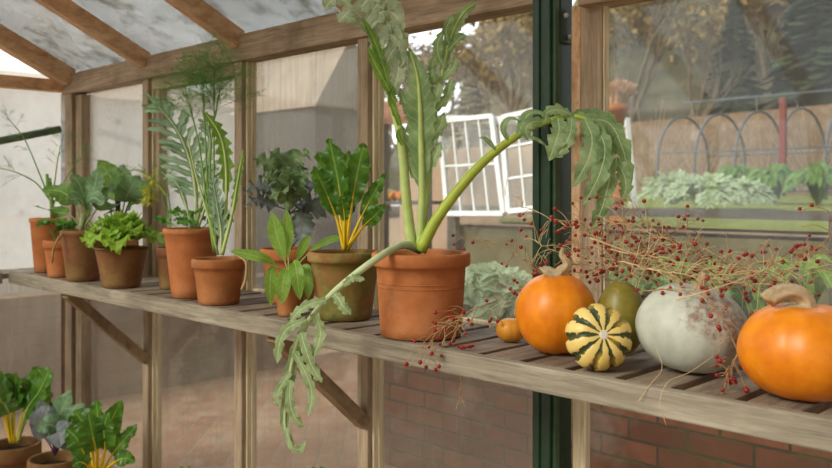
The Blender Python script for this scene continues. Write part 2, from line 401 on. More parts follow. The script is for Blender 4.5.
# roof: rafters and glass
ZE = EAVE1-.01
ZR = ZE+(YW-YMID)*SLOPE
def roofpt(x, y, side=1):
    return V((x, y, ZE+(YW-y)*SLOPE if side == 1 else ZE+(y-YOPP)*SLOPE))
th = math.atan(SLOPE)
for side in (1, -1):
    ye = YW if side == 1 else YOPP
    xs = [XE+.035]+XM[:3]+[-1.10]+XM[3:]
    for k, x in enumerate(xs):
        a = roofpt(x, ye, side)+V((0, 0, -.005)); b = roofpt(x, YMID, side)+V((0, 0, -.005))
        lab = ['rafter over the end wall', 'second rafter from the end wall', 'third rafter from the end wall', 'fourth rafter from the end wall', 'fifth rafter, above the green post',
               'sixth rafter', 'seventh rafter', 'eighth rafter', 'ninth rafter', 'last rafter'][k]
        trim(MB().beam(a, b, (.042 if side == 1 else .06) if k else .07, (.062 if side == 1 else .09) if k else .075), M['wood_y'], 'sloping orange-brown timber %s, %s roof slope' % (lab, 'near' if side == 1 else 'opposite'), origin=a)
    # slab of glass
    mb = MB()
    a0 = roofpt(XE-.05, ye+side*.06, side); a1 = roofpt(XMAX+.05, ye+side*.06, side); b0 = roofpt(XE-.05, YMID, side); b1 = roofpt(XMAX+.05, YMID, side)
    up = V((0, 0, .042)); tk = V((0, 0, .005))
    i = [mb.vert(p+up) for p in (a0, a1, b1, b0)]+[mb.vert(p+up+tk) for p in (a0, a1, b1, b0)]
    for q in ((0,1,2,3), (7,6,5,4), (0,4,5,1), (1,5,6,2), (2,6,7,3), (3,7,4,0)): mb.face([i[t] for t in q])
    o = mb.build('ceiling', M['glass_roof' if side == 1 else 'glass_roof2'], smooth=False, origin=a0)
    tag(o, 'dirty sloping roof glass, %s slope' % ('slope above the shelf' if side == 1 else 'far slope behind the viewer'), 'roof', kind='structure')
trim(MB().box(((XE+XMAX)/2, YMID, ZR), (XMAX-XE, .05, .14)), M['wood_x'], 'ridge beam', origin=(0, YMID, ZR))
trim(MB().box(((XE+XMAX)/2, YOPP-.02, (EAVE0+EAVE1)/2), (XMAX-XE, .07, .09)), M['wood_x'], 'eaves beam of the opposite wall', origin=(0, YOPP, EAVE0))
for k, x in enumerate([XE+.035]+XM[:3]+[-1.1]+XM[3:]):
    trim(MB().box((x, YOPP-.02, EAVE0/2), (.06, .06, EAVE0)), M['wood_z'], 'opposite wall post number %d from the end wall' % (k+1), origin=(x, YOPP, 0))
# end wall: rail, posts, glass
ex = XE-.03
trim(MB().box((ex, (YW+YOPP)/2, 1.655), (.05, YW-YOPP, .052)), M['wood_y'], 'orange timber rail across the end wall gable', origin=(ex, 0, 1.65))
trim(MB().box((ex, (YW+YOPP)/2, .03), (.07, YW-YOPP, .06)), M['wood_y'], 'bottom sill of the end wall', origin=(ex, 0, 0))
for k, y in enumerate((.80, .05, -.75)):
    trim(MB().box((ex, y, .83), (.05, .05, 1.62)), M['wood_z'], 'end wall post number %d from the corner' % (k+1), origin=(ex, y, 0))
mb = MB()
pp = [V((ex-.02, YW, SHZ-.02)), V((ex-.02, YW, ZE)), V((ex-.02, YMID, ZR)), V((ex-.02, YOPP, ZE)), V((ex-.02, YOPP, SHZ-.02))]
i = [mb.vert(p) for p in pp]+[mb.vert(p-V((.004, 0, 0))) for p in pp]
mb.face(i[:5]); mb.face(i[9:4:-1])
nwin[0] += 1
tag(mb.build('window_%d' % nwin[0], M['glass_far'], smooth=False, origin=(ex-.02, 0, .05)), 'bright misted glass of the end wall at the left', 'window', kind='structure')
nwin[0] += 1
tag(MB().box((ex-.022, (YW+YOPP)/2, (SHZ+.03)/2), (.004, YW-YOPP, SHZ-.07)).build('window_%d' % nwin[0], M['glass_low'], smooth=False, origin=(ex-.02, 0, .05)), 'brownish misted glass of the end wall below the shelf', 'window', kind='structure')
# floors
mfl = brickmat('inside_paving', srgb(150,118,96), srgb(166,134,108), srgb(120,110,98), 'xy', .22, .11)
tag(MB().box(((XE+XMAX)/2, (YW+YOPP)/2, -.03), (XMAX-XE+.1, YW-YOPP+.1, .06)).build('floor', mfl, smooth=False), 'brick paved greenhouse floor', 'floor', kind='structure')
# window stay pole seen through end wall
gb_ = thing('green_bar', 'dull green bar fixed across the end wall glass at the far left', 'bar', (-3.615, 1.15, 1.37))
M['gbar'] = plain('dull_green_bar', srgb(84,104,76), .5)
MB().tube([(-3.615, 1.49, 1.464), (-3.615, 1.15, 1.38), (-3.615, .78, 1.29)], .016, .016, 12).build('bar', M['gbar'], gb_)
for y, z in ((1.46, 1.457), (.80, 1.295)): MB().box((-3.638, y, z), (.035, .03, .03)).build('clip', M['gbar'], gb_, smooth=False)
# ------------------------------------------------------------------ shelf
SX0, SX1, SY0, SY1 = -3.42, .45, 1.21, 1.515
sh = thing('wooden_shelf', 'long grey weathered slatted shelf along the glazed wall carrying pots and pumpkins', 'shelf', (-1.5, 1.36, SHZ-.05))
MB().box(((SX0+SX1)/2, SY0+.011, SHZ-.0225), (SX1-SX0, .022, .045)).build('front_board', M['shelf_x'], sh, smooth=False, bevel=.003)
MB().box(((SX0+SX1)/2, SY1-.012, SHZ-.032), (SX1-SX0, .02, .028)).build('back_rail', M['shelf_x'], sh, smooth=False, bevel=.002)
RS = random.Random(3)
x = -.44; pitch = .101
while x > SX0+.06: x -= pitch
first = True
while x < SX1-.02:
    wdt = pitch-.015-RS.random()*.006; dz = RS.uniform(-.0015, .0)
    s_ = MB().box((x+pitch/2, (SY0+.023+SY1)/2, SHZ-.009+dz), (wdt, SY1-SY0-.024, .018)).build('slat', M['shelf_y'], sh, smooth=False, bevel=.002)
    x += pitch
for bx in (-2.94, -1.718, .18):
    MB().beam((bx, YW-.004, .575), (bx, SY0+.035, SHZ-.055), .034, .042, V((1, 0, 0)), .01).build('brace', M['brace'], sh, smooth=False, bevel=.002)
    MB().box((bx, (SY0+.024+YW)/2, SHZ-.032), (.035, YW-SY0-.04, .028)).build('bearer', M['brace'], sh, smooth=False)
# end shelf
es = thing('wooden_shelf', 'grey slatted shelf along the end wall at the far left corner', 'shelf', (-3.54, .3, SHZ-.05))
MB().box((SX0-.012, (1.19+YOPP+.5)/2, SHZ-.0245), (.022, 1.19-YOPP-.5, .045)).build('front_board', M['shelf_x'], es, smooth=False, bevel=.003)
y = 1.19
for k in range(24):
    MB().box((-3.535, y-.045, SHZ-.011), (.20, .088, .018)).build('slat', M['shelf_y'], es, smooth=False, bevel=.002); y -= .1
for y in (1.0, -.2, -1.1): MB().box((-3.535, y, SHZ/2-.02), (.045, .045, SHZ-.045)).build('leg', M['brace'], es, smooth=False)
MB().box((-3.535, (1.45)/2+.59, SHZ-.02), (.19, .29, .02)).build('corner_board', M['shelf_x'], es, smooth=False)
# ------------------------------------------------------------------ leaves
def sway(s, k, seed): return math.sin(s*k+seed)+.5*math.sin(s*k*2.3+seed*1.7)
PROF = {
 'oval': lambda s: (math.sin(math.pi*min(1, s**.75)))**.8 if 0 < s < 1 else 0,
 'broad': lambda s: (math.sin(math.pi*min(1, s**.62)))**.6 if 0 < s < 1 else 0,
 'spat': lambda s: max(0, (math.sin(math.pi*min(1, s**1.25)))**.75) if 0 < s < 1 else 0,
 'point': lambda s: (1-s)**.7*min(1, s*6+.25) if s < 1 else 0,
 'lobe': lambda s: (.62+.75*s)*max(0, 1-s**3.2)**.75,
 'long': lambda s: (math.sin(math.pi*min(1, s**.8)))**.5 if 0 < s < 1 else 0,
}
def blade(mb, pts, w, prof='oval', up=None, n=14, m=3, fold=.15, ruf=.0, rk=20, teeth=0, tk=10, seed=0., u0=0., u1=1., curl=0.):
    up = up if up is not None else (TOCAM*.7+ZUP*.6)
    c = spline(pts, n); f = PROF[prof]; rows = []
    for i, p in enumerate(c):
        s = i/n
        t = (c[min(i+1, n)]-c[max(i-1, 0)]).normalized()
        sd = t.cross(up)
        sd = sd.normalized() if sd.length > 1e-5 else RIGHT
        nr = sd.cross(t)
        row = []
        for j in range(-m, m+1):
            q = j/m; a = abs(q); side = 1 if j > 0 else -1
            ww = w*max(.02, f(s))
            if teeth: ww *= 1-teeth*((s*tk+.15*side+seed) % 1.0)
            h = fold*a*ww - curl*a*a*ww
            if ruf: h += ruf*w*a*a*sway(s, rk, seed+side*1.3)*(1 if 0 < s < 1 else .3)
            k = mb.vert(p+sd*q*ww*(1-.12*abs(fold))+nr*h)
            mb.uv[k] = (u0+(u1-u0)*s, q); row.append(k)
        rows.append(row)
    for i in range(n):
        for j in range(2*m): mb.face((rows[i][j], rows[i][j+1], rows[i+1][j+1], rows[i+1][j]))
def pinnate(mb, pts, up=None, nl=7, L=.06, lw=.016, ang=55, droop=.3, s0=.1, Lf=None, mid=.008, seed=0, teeth=.5, dn=None, n=30, jit=.15, ruf=.15):
    """deeply lobed leaf: narrow web along the rib, lobes leave it on both sides"""
    rr = random.Random(int(seed*97)+5)
    up = up if up is not None else (TOCAM*.7+ZUP*.5)
    dn = dn or V((0, 0, -1))
    c = spline(pts, n)
    blade(mb, c[int(s0*n*.6):], mid, 'long', up, n=20, m=1, fold=.05)
    Lf = Lf or (lambda s: (math.sin(math.pi*(.12+.8*s)))**.8)
    for k in range(nl):
        s = s0+(1-s0)*(k+.3)/nl
        for side in (1, -1):
            ss = min(.985, max(0, s+rr.uniform(-.3, .3)/nl*.6)); x = ss*n; i = min(int(x), n-1); p = c[i].lerp(c[i+1], x-i)
            t = (c[min(i+1, n)]-c[max(i-1, 0)]).normalized(); sd = t.cross(up).normalized()*side; nr = (sd*side).cross(t)
            a = math.radians(ang*(1-.35*ss)+rr.uniform(-8, 8)); d = t*math.cos(a)+sd*math.sin(a)
            l = L*Lf(ss)*rr.uniform(1-jit, 1+jit); w = lw*(.45+.55*Lf(ss))
            q = [p-d*w*.2]
            for e in (.33, .66, 1.0): q.append(p+d*l*e+t*l*.12*e*e+dn*l*droop*e*e*rr.uniform(.6, 1.3)+nr*l*rr.uniform(-.08, .14)*e)
            blade(mb, q, w, 'lobe', up+nr*.5, n=10, m=2, fold=.22, ruf=ruf, rk=13, teeth=teeth, tk=3.2, seed=rr.random(), u0=ss, u1=ss+.2)
    t = (c[-1]-c[-3]).normalized()
    blade(mb, [c[-2], c[-1]+t*L*.15, c[-1]+t*L*.35+dn*L*.1*droop, c[-1]+t*L*.5+dn*L*.2*droop], lw*.8, 'point', up, n=8, m=2, fold=.2, teeth=teeth, tk=3, seed=.3)
def px(pts, d0):
    return [W(p[0], p[1], d0+(p[2] if len(p) > 2 else 0)) for p in pts]
def px_leaf(root, d0, pts, start, wpx, mblade, mrib=None, r0=.0035, r1=.001, name='leaf', ribend=1.0, **kw):
    """leaf along measured points (u, v, depth offset); blade from fraction start"""
    P = spline(px(pts, d0), 24); k = int(start*24)
    mb = MB(); w = wpx*d0/CF
    blade(mb, P[k:] if len(P[k:]) > 2 else P, w, **kw)
    o = mb.build(name, mblade, root)
    if mrib is not None:
        off = TOCAM*.0008
        ne = max(k+2, int(24*ribend)); MB().tube([p+off for p in P[:ne+1]], r0, r1, 7, rf=lambda q_, ne=ne: (lambda q: r0*(1-.35*q/max(.05, start)) if q < start else max(r1*.5, r0*.3*(1-(q-start)*1.6)))(q_*min(1, ne/24))).build('stalk', mrib, o)
    return o
# ------------------------------------------------------------------ pots
def pot_fit(u, vb, wt, wb, vr):
    d = CF*(CAMZ-SHZ)/(vb-191)
    rb = wb/2*(d+.03)/CF; d = d+rb*.95
    rb = wb/2*d/CF; rt = wt/2*d/CF
    h = CAMZ-(vr-191)/CF*d-SHZ
    c = W(u, 191, d); c.z = SHZ
    return c, d, rb, rt, h
def make_pot(root, c, rb, rt, h, m, lip=.22, bands=0, sub='pot', seg=40, lrf=.085):
    lr = rt*lrf; hl = h*lip
    body = rt-lr*1.15
    prof = [(rb*.9, 0), (rb, .003)]
    for k in range(1, 7):
        t = k/7; prof.append((rb+(body-rb)*t*1.0, (h-hl)*t))
    prof += [(body, h-hl-.001), (rt-lr*.35, h-hl+.002), (rt, h-hl+.006), (rt, h-.005), (rt-.002, h-.001), (rt-.005, h)]
    prof += [(rt-lr-.004, h-.001), (rt-lr-.006, h-.006), (body-.008, h*.82), (body*.93-.008, h*.72)]
    mb = MB().lathe(c, prof, seg)
    for b in range(bands):
        z = (h-hl)*(.72+.06*b); r = rb+(body-rb)*z/(h-hl)
        mb.tube([c+V((math.cos(2*math.pi*k/40)*r, math.sin(2*math.pi*k/40)*r, z)) for k in range(41)], .0013, sides=5, cap=False)
    mb.build(sub, m, root)
    s = MB(); sr = body-.006; rr = random.Random(int(c.x*1000))
    cen = s.vert(c+V((0, 0, h*.88))); rings = []
    for q in (.3, .6, .85, 1.0):
        rings.append([s.vert(c+V((math.cos(2*math.pi*k/24)*sr*q, math.sin(2*math.pi*k/24)*sr*q, h*.87+rr.uniform(-.003, .004)))) for k in range(24)])
    for k in range(24): s.face((cen, rings[0][k], rings[0][(k+1) % 24]))
    for a, b in zip(rings, rings[1:]):
        for k in range(24): s.face((a[k], b[k], b[(k+1) % 24], a[(k+1) % 24]))
    s.build('soil', M['soil'], root)
def potted(name, label, cat, fit, m, group=None, **kw):
    c, d, rb, rt, h = pot_fit(*fit)
    root = thing(name, label, cat, c, group)
    make_pot(root, c, rb, rt, h, m, **kw)
    return root, c, d, h
def frond(root, P, L, m, seed, nb=11, name='frond', thick=.0006, dens=1.0, s0=.25):
    """feathery fennel: thread leaflets branching from a thin stalk"""
    rr = random.Random(seed); mb = MB(); P = spline(P, 18)
    mb.tube(P, thick*2.2, thick, 4, cap=False)
    for k in range(nb):
        s = s0+(1-s0)*k/nb; i = min(int(s*18), 17); p = P[i]; t = (P[i+1]-P[max(0, i-1)]).normalized()
        for side in range(2):
            d = V((rr.uniform(-1, 1), rr.uniform(-1, 1), rr.uniform(-.6, 1))).normalized()
            d = (t*.55+(d-t*d.dot(t)).normalized()*.9).normalized()
            l = L*(1.1-.7*s)*rr.uniform(.6, 1.1)
            q = [p, p+d*l*.5+V((0, 0, .01*l)), p+d*l+V((0, 0, -.12*l))]
            mb.tube(q, thick, thick*.6, 3, cap=False)
            for e in range(int(9*dens)):
                f = rr.uniform(.2, 1); b = p+d*l*f+V((0, 0, -.12*l*f*f))
                dd = (d*.7+V((rr.uniform(-1, 1), rr.uniform(-1, 1), rr.uniform(-1, 1)))*.75).normalized()
                ll = L*.42*rr.uniform(.4, 1)*(1.2-.6*f)
                mb.tube([b, b+dd*ll*.5, b+dd*ll+V((0, 0, -.08*ll))], thick*.8, thick*.45, 3, cap=False)
    return mb.build(name, m, root)
# ---- 1 tall fennel pot at the far left
root, c, d, h = potted('potted_fennel', 'tall orange terracotta pot with wispy fennel stalks, leftmost on the shelf', 'potted plant', (48, 273, 35, 25, 218), M['tc_or'], lip=.08, lrf=.045)
MB().tube(px([(53, 221), (52, 205), (51, 190), (50, 178)], d), .011, .005, 8).build('bulb', M['fennel'], root)
for pts in ([(52, 205), (40, 175), (25, 140), (8, 118)], [(51, 205), (55, 180), (58, 158), (62, 140)], [(50, 200), (35, 182), (15, 172), (-10, 166)], [(53, 205), (65, 180), (75, 165), (85, 155)]):
    P = px(pts, d); MB().tube(spline(P, 12), .0032, .0014, 6).build('stalk', M['fennel'], root)
    frond(root, P[1:]+[P[-1]+(P[-1]-P[-2])*.35], .09, M['fennel_dk'], int(pts[-1][0])+40, 8, dens=.7)
MB().tube(px([(52, 195), (48, 185), (47, 174)], d-.02), .010, .006, 8).build('bud', M['pars'], root)
# ---- 2 small parsley pot
def parsley(root, c, h, n, spread, hh, seed, m=M['pars'], size=.016):
    rr = random.Random(seed)
    for k in range(n):
        a = rr.uniform(0, 6.28); r = spread*math.sqrt(rr.random()); b = c+V((math.cos(a)*r*.25, math.sin(a)*r*.25, h*.88))
        e = c+V((math.cos(a)*r, math.sin(a)*r, h+hh*rr.uniform(.3, 1)))
        mb = MB(); mid = (b+e)/2+V((0, 0, .012))
        mb.tube(spline([b, mid, e], 6), .0011, .0008, 4)
        for q in range(5):
            dd = V((rr.uniform(-1, 1), rr.uniform(-1, 1), rr.uniform(-.2, .7))).normalized()
            blade(mb, [e, e+dd*size*.7, e+dd*size*1.4+V((0, 0, -.004))], size*.75, 'broad', up=ZUP+TOCAM*.6, n=7, m=2, fold=.2, ruf=.3, rk=22, teeth=.4, tk=3.5, seed=rr.random())
        mb.build('leaf', m, root)
root, c, d, h = potted('potted_parsley', 'small terracotta pot of curly parsley between the fennel pot and the brassica pot', 'potted plant', (62, 278, 36, 26, 240), M['tc_or'])
parsley(root, c, h, 16, .075, .07, 5, size=.02)
# ---- 3 kohlrabi
def brassica(root, c, d, leaves, mb1, mb2, mrib, stem=None):
    for k, (pts, w) in enumerate(leaves):
        px_leaf(root, d, pts, .40, w*1.12, mb1 if k % 3 else mb2, mrib, .0032, .0012, prof='broad', n=18, m=4, fold=.12, ruf=.12, rk=14, teeth=.1, tk=6, seed=k*.37, up=(TOCAM*.6+ZUP*.7+RIGHT*((k % 3)-1)*.5))
    if stem: MB().tube(px(stem, d), .010, .008, 8).build('stem', mrib, root)
root, c, d, h = potted('potted_brassica', 'dull brown terracotta pot with broad blue-green brassica leaves, left of the lettuce', 'potted plant', (83, 282, 44, 31, 230), M['tc_dk'], lip=.1, lrf=.05)
brassica(root, c, d, [
 ([(82, 228), (76, 205), (62, 192), (42, 190)], 11), ([(82, 228), (88, 205), (95, 185), (98, 168)], 11), ([(82, 228), (84, 200), (78, 182), (70, 175)], 9),
 ([(82, 228), (70, 215), (55, 212), (34, 206, -.05)], 8), ([(83, 228), (95, 212), (105, 195), (112, 188)], 10), ([(83, 228), (90, 215), (80, 200, -.06), (66, 200, -.1)], 10), ([(83, 228), (92, 205, .03), (100, 180, .05), (110, 172, .05)], 9),
 ([(82, 228), (86, 212, -.04), (92, 198, -.06), (104, 204, -.1)], 10)],
 M['kohl'], M['kohl2'], M['kohl_rib'], [(82, 232), (82, 222), (83, 214)])
MB().tube(px([(65, 232, -.06), (58, 238, -.075), (53, 250, -.08), (52, 263, -.08)], d), .003, .004, 5).build('withered_leaf', M['dry'], root)
# ---- 5 purple-stemmed brassica behind lettuce
root, c, d, h = potted('potted_brassica', 'purple-stemmed brassica with rounded leaves standing behind the lettuce pot', 'potted plant', (121, 277, 34, 25, 240), M['tc'])
brassica(root, c, d, [
 ([(119, 238), (116, 205), (112, 180), (98, 160)], 13), ([(119, 238), (120, 200), (122, 178), (124, 164)], 11), ([(119, 238), (128, 205), (140, 190), (147, 182)], 11),
 ([(119, 238), (126, 212), (140, 198, -.05), (150, 196, -.06)], 9), ([(119, 238), (112, 215), (106, 200, -.05), (96, 196, -.06)], 11), ([(119, 238), (124, 205, -.05), (130, 190, -.07), (140, 176, -.07)], 12)],
 M['kohl'], M['kohl2'], M['purple_rib'], [(119, 246), (118, 225), (118, 208), (119, 195)])
# ---- 4 lettuce
root, c, d, h = potted('potted_lettuce', 'brown terracotta pot overflowing with frilly lime green lettuce', 'potted plant', (121.5, 289, 52, 36, 247), M['tc_dk'], lip=.08, lrf=.04)
rr = random.Random(12)
for k in range(30):
    a = 6.28*k/30*5.3+rr.uniform(-.3, .3); q = k/30
    r = .05+.115*q*rr.uniform(.8, 1.1); top = h+.10*(1-q*.75)+rr.uniform(-.01, .01)
    b = c+V((0, 0, h*.86)); e = c+V((math.cos(a)*r*.72, math.sin(a)*r*.72, top)); t = c+V((math.cos(a)*r, math.sin(a)*r, top-.035*q-.004))
    mb = MB(); blade(mb, spline([b, (b+e)/2+V((0, 0, .014)), e, t], 10)[3:], .040, 'broad', up=ZUP*.8+V((-math.cos(a), -math.sin(a), 0))*.6, n=14, m=4, fold=.25, ruf=.32, rk=26, teeth=.15, tk=7, seed=k*.7)
    mb.build('leaf', M['lett'], root)
# ---- 6 small pot tucked behind, with fennel
root, c, d, h = potted('potted_fennel', 'small brown terracotta pot with drooping feathery fennel, tucked left of the artichoke pot', 'potted plant', (173, 290, 33, 26, 247), M['tc_dk'])
for pts in ([(170, 250), (168, 215), (160, 185), (135, 170), (110, 180)], [(170, 250), (168, 220), (162, 192), (150, 178), (142, 195)], [(172, 250), (170, 210), (166, 180), (160, 160)]):
    P = px(pts, d-.02); MB().tube(spline(P, 12), .0025, .001, 6).build('stalk', M['fennel'], root)
    frond(root, P[1:], .085, M['fennel_dk'], int(pts[-1][0]), 9, dens=.7)
frond(root, px([(166, 195), (155, 182), (150, 190), (147, 208)], d-.04), .06, M['fennel_y'], 77, 12, name='yellow_frond', thick=.0011, dens=1.3)
# ---- 7 artichoke
root, c, d, h = potted('potted_artichoke', 'tall orange terracotta pot with arching grey-blue artichoke leaf and parsley at its foot', 'potted plant', (192, 299, 57, 39, 228), M['tc_or'], lip=.09, lrf=.055)
def lobed(root, d, pts, m, mrib, r0, r1, rib_to=24, name='leaf', **kw):
    P = spline(px(pts, d), 24); mb = MB(); pinnate(mb, P, **kw); o = mb.build(name, m, root)
    MB().tube([p+TOCAM*.0006 for p in P[:rib_to]], r0, r1, 8).build('stalk', mrib, o); return o
lobed(root, d, [(196, 228), (196, 195), (190, 160), (176, 128), (155, 103)], M['arti'], M['card_rib3'], .007, .0015, nl=11, L=.10, lw=.016, ang=58, droop=.25, s0=.22, seed=1)
lobed(root, d, [(195, 228), (203, 195), (207, 170), (210, 140), (205, 118)], M['arti'], M['card_rib3'], .006, .0012, nl=8, L=.055, lw=.011, ang=50, droop=.2, s0=.3, seed=2)
lobed(root, d, [(192, 228), (186, 205), (178, 185), (164, 174)], M['arti'], M['card_rib3'], .005, .0012, nl=4, L=.025, lw=.006, ang=50, droop=.4, s0=.45, seed=3)
lobed(root, d, [(198, 228), (206, 205), (213, 185), (215, 170)], M['arti'], M['card_rib3'], .005, .0012, nl=6, L=.045, lw=.008, ang=45, droop=.2, s0=.3, seed=4)
parsley(root, c, h, 22, .115, .05, 9, size=.015)
# ---- 8 toothed leaf + fennel
root, c, d, h = potted('potted_fennel', 'terracotta pot with tall green fennel plume and a toothed leaf, right of the artichoke', 'potted plant', (219, 306, 54, 40, 258), M['tc'])
def toothed(d, pts, w, seed, m=M['tooth']):
    P = spline(px(pts, d), 24); mb = MB()
    blade(mb, P[8:], w*d/CF, 'long', n=44, m=2, fold=.12, ruf=.06, rk=15, teeth=.62, tk=8, seed=seed)
    o = mb.build('toothed_leaf', m, root); MB().tube([p+TOCAM*.0008 for p in P], .006, .0012, 8).build('stalk', M['card_rib'], o)
toothed(d-.02, [(222, 255), (226, 210), (226, 165), (220, 135), (205, 112)], 10, .1)
toothed(d-.03, [(222, 255), (232, 215), (238, 180), (243, 150)], 5, .4)
lobed(root, d-.03, [(221, 255), (221, 230), (217, 205), (213, 182)], M['arti'], M['card_rib3'], .004, .001, nl=9, L=.045, lw=.007, ang=42, droop=.1, s0=.2, seed=8)
for pts in ([(218, 255), (208, 215), (196, 175), (188, 140)], ):
    P = px(pts, d); MB().tube(spline(P, 12), .004, .002, 6).build('stalk', M['card_rib'], root)
for n_, pts in enumerate(([(214, 252), (208, 190), (205, 130), (202, 75)], [(215, 252), (210, 190), (212, 135), (222, 80)], [(214, 252), (206, 195), (198, 140), (184, 85)], [(216, 252), (214, 190), (214, 130), (214, 62)])):
    P = px(pts, d); MB().tube(spline(P, 16), .0036, .0014, 6).build('stalk', M['fennel'], root)
    E = P[-1]; T = (P[-1]-P[-2]).normalized()
    for q in range(2):
        frond(root, [P[2].lerp(E, .25), P[2].lerp(E, .75), E+T*.05+RIGHT*(.04*(q*2-1))], .15, M['fennel_dk'], n_*10+q, 14, dens=1.5, thick=.00042, s0=.12)
for pts in ([(204, 258, -.08), (240, 258, -.08), (238, 280, -.1), (235, 291, -.1)],):
    MB().tube(spline(px([(238, 256, -.06), (246, 262, -.09), (246, 278, -.09), (242, 290, -.09)], d), 10), .003, .005, 5).build('withered_leaf', M['dry'], root)
# ---- 10 kale
root, c, d, h = potted('potted_kale', 'orange terracotta pot with purple-stemmed curly kale, behind the small broad-leaf pot', 'potted plant', (291, 305, 62, 45, 248), M['tc_or'])
stemtop = px([(289, 250), (288, 228), (288, 205), (289, 190)], d)
MB().tube(stemtop, .008, .006, 8).build('stem', M['purple_rib'], root)
KL = [([(289, 205), (285, 180), (272, 165), (252, 158)], 14, 0), ([(289, 200), (288, 175), (282, 160), (268, 150)], 13, 0), ([(289, 200), (292, 175), (296, 160), (310, 152)], 13, 0),
 ([(289, 205), (275, 190), (260, 186), (243, 192)], 14, 1), ([(289, 210), (272, 205), (258, 200), (244, 206)], 10, 1), ([(289, 205), (300, 190), (310, 186), (322, 192)], 12, 1),
 ([(289, 215, .0), (300, 205), (310, 205), (326, 218, -.03)], 11, 1), ([(289, 205), (284, 190, -.06), (275, 180, -.09), (262, 176, -.1)], 14, 0), ([(289, 205), (294, 190, -.06), (300, 178, -.08), (308, 172, -.08)], 13, 0),
 ([(289, 210), (286, 195, -.07), (282, 190, -.1), (270, 200, -.13)], 12, 0), ([(289, 250), (300, 235), (304, 215), (310, 200)], 11, 1), ([(289, 215), (284, 200, -.04), (288, 180, -.1), (284, 166, -.1)], 13, 0)]
for k, (pts, w, pcol) in enumerate(KL):
    px_leaf(root, d, pts, .22, w*1.35, M['kale_p'] if pcol else M['kale'], M['purple_rib'], .0026, .001, prof='broad', n=26, m=4, fold=.1, ruf=.26, rk=30, teeth=.32, tk=9, seed=k*.41, up=(TOCAM*.5+ZUP*.8+RIGHT*((k % 3)-1)*.4))
# ---- 9 small broad-leaf pot
root, c, d, h = potted('potted_salad_plant', 'smallest terracotta pot with drooping broad lime green leaves, in front of the kale', 'potted plant', (290, 317, 33, 24, 276), M['tc'])
for k, (pts, w, r) in enumerate([
 ([(289, 274), (283, 255), (277, 235), (272, 212)], 9, .2), ([(289, 274), (288, 250), (287, 232), (287, 210)], 7, .2), ([(290, 274), (298, 258), (304, 245), (310, 235)], 5, .2),
 ([(288, 275), (272, 262, -.03), (255, 256, -.05), (230, 251, -.05)], 5.5, .15), ([(290, 274, -.03), (294, 262, -.07), (297, 275, -.1), (300, 300, -.1)], 7, .3), ([(287, 274), (274, 268, -.05), (270, 282, -.07), (271, 306, -.07)], 6, .3),
 ([(290, 274), (305, 266, -.04), (309, 280, -.05), (308, 300, -.05)], 6, .3), ([(290, 275, -.02), (287, 270, -.06), (283, 284, -.09), (282, 304, -.09)], 8, .25), ([(290, 274), (312, 250), (330, 240), (345, 238)], 4, .2)]):
    px_leaf(root, d, pts, .22, w, M['spin'], M['card_rib'], .0022, .0008, prof='spat', n=16, m=3, fold=.18, ruf=.07, rk=13, seed=k*.6, up=(TOCAM*.9+ZUP*.4+RIGHT*((k % 3)-1)*.3))
# ---- 11 chard
root, c, d, h = potted('potted_chard', 'green mossy terracotta pot with yellow-stemmed chard, beside the large cardoon pot', 'potted plant', (345, 322, 75, 53, 251), M['tc_moss'], lip=.16)
for k, (pts, w) in enumerate([
 ([(345, 250), (343, 215), (337, 175), (329, 138)], 14), ([(346, 250), (351, 210), (357, 175), (364, 143)], 13), ([(344, 250), (337, 220), (325, 190), (313, 166)], 11),
 ([(344, 250), (340, 215, .04), (332, 180, .05), (318, 152, .05)], 12), ([(347, 250), (360, 220), (373, 195), (386, 172)], 8), ([(347, 250), (362, 228, -.03), (374, 216, -.05), (386, 203, -.05)], 8),
 ([(345, 250), (345, 215, .05), (346, 180, .07), (348, 150, .07)], 12), ([(345, 250), (345, 225, -.05), (343, 205, -.07), (340, 196, -.08)], 7), ([(345, 250), (348, 220, .06), (352, 195, .08), (372, 165, .08)], 9)]):
    px_leaf(root, d, pts, .38, w, M['chard'], M['chard_rib'], .0052, .0014, ribend=.62, prof='long' if k < 4 else 'oval', n=30, m=4, fold=.12, ruf=.34, rk=21, teeth=.12, tk=8, seed=k*.5, up=(TOCAM+ZUP*.2+RIGHT*((k % 3)-1)*.45))
# ---- 12 cardoon
root, c, d, h = potted('potted_cardoon', 'largest terracotta pot, ringed, with huge arching grey-green cardoon leaves', 'potted plant', (421, 341.5, 99, 81, 252), M['tc_or'], lip=.17, bands=2)
D0 = d
# A left upright, drooping over at the top
def leafset(d, rib, mrib, r0, r1, body, m, lobes, off=-.01, wm=1.5):
    """stalk with its central blade, then its hand-placed lobes, all one leaf"""
    P = spline(px(rib, d), 30); mb = MB(); k, w, prof, tth, tkk = body
    blade(mb, P[int(k*30):], w*d/CF, prof, n=40, m=4, fold=.1, ruf=.09, rk=19, teeth=tth, tk=tkk, up=TOCAM+ZUP*.1, seed=.2)
    for pts, w in lobes:
        q = [(p[0], p[1], (p[2] if len(p) > 2 else 0)+off) for p in pts]
        hh = (int(pts[0][0]*7+pts[0][1]) % 10)/10
        blade(mb, px(q, d), w*wm*d/CF, 'lobe', n=30, m=4, fold=.22, ruf=.14, rk=15, teeth=.46, tk=4.6, seed=hh, up=TOCAM+RIGHT*(hh-.5)*.9+ZUP*.15, u0=0, u1=1, curl=.12)
    o = mb.build('leaf', m, root); MB().tube([p+TOCAM*.0006 for p in P], r0, r1, 8).build('stalk', mrib, o); return o
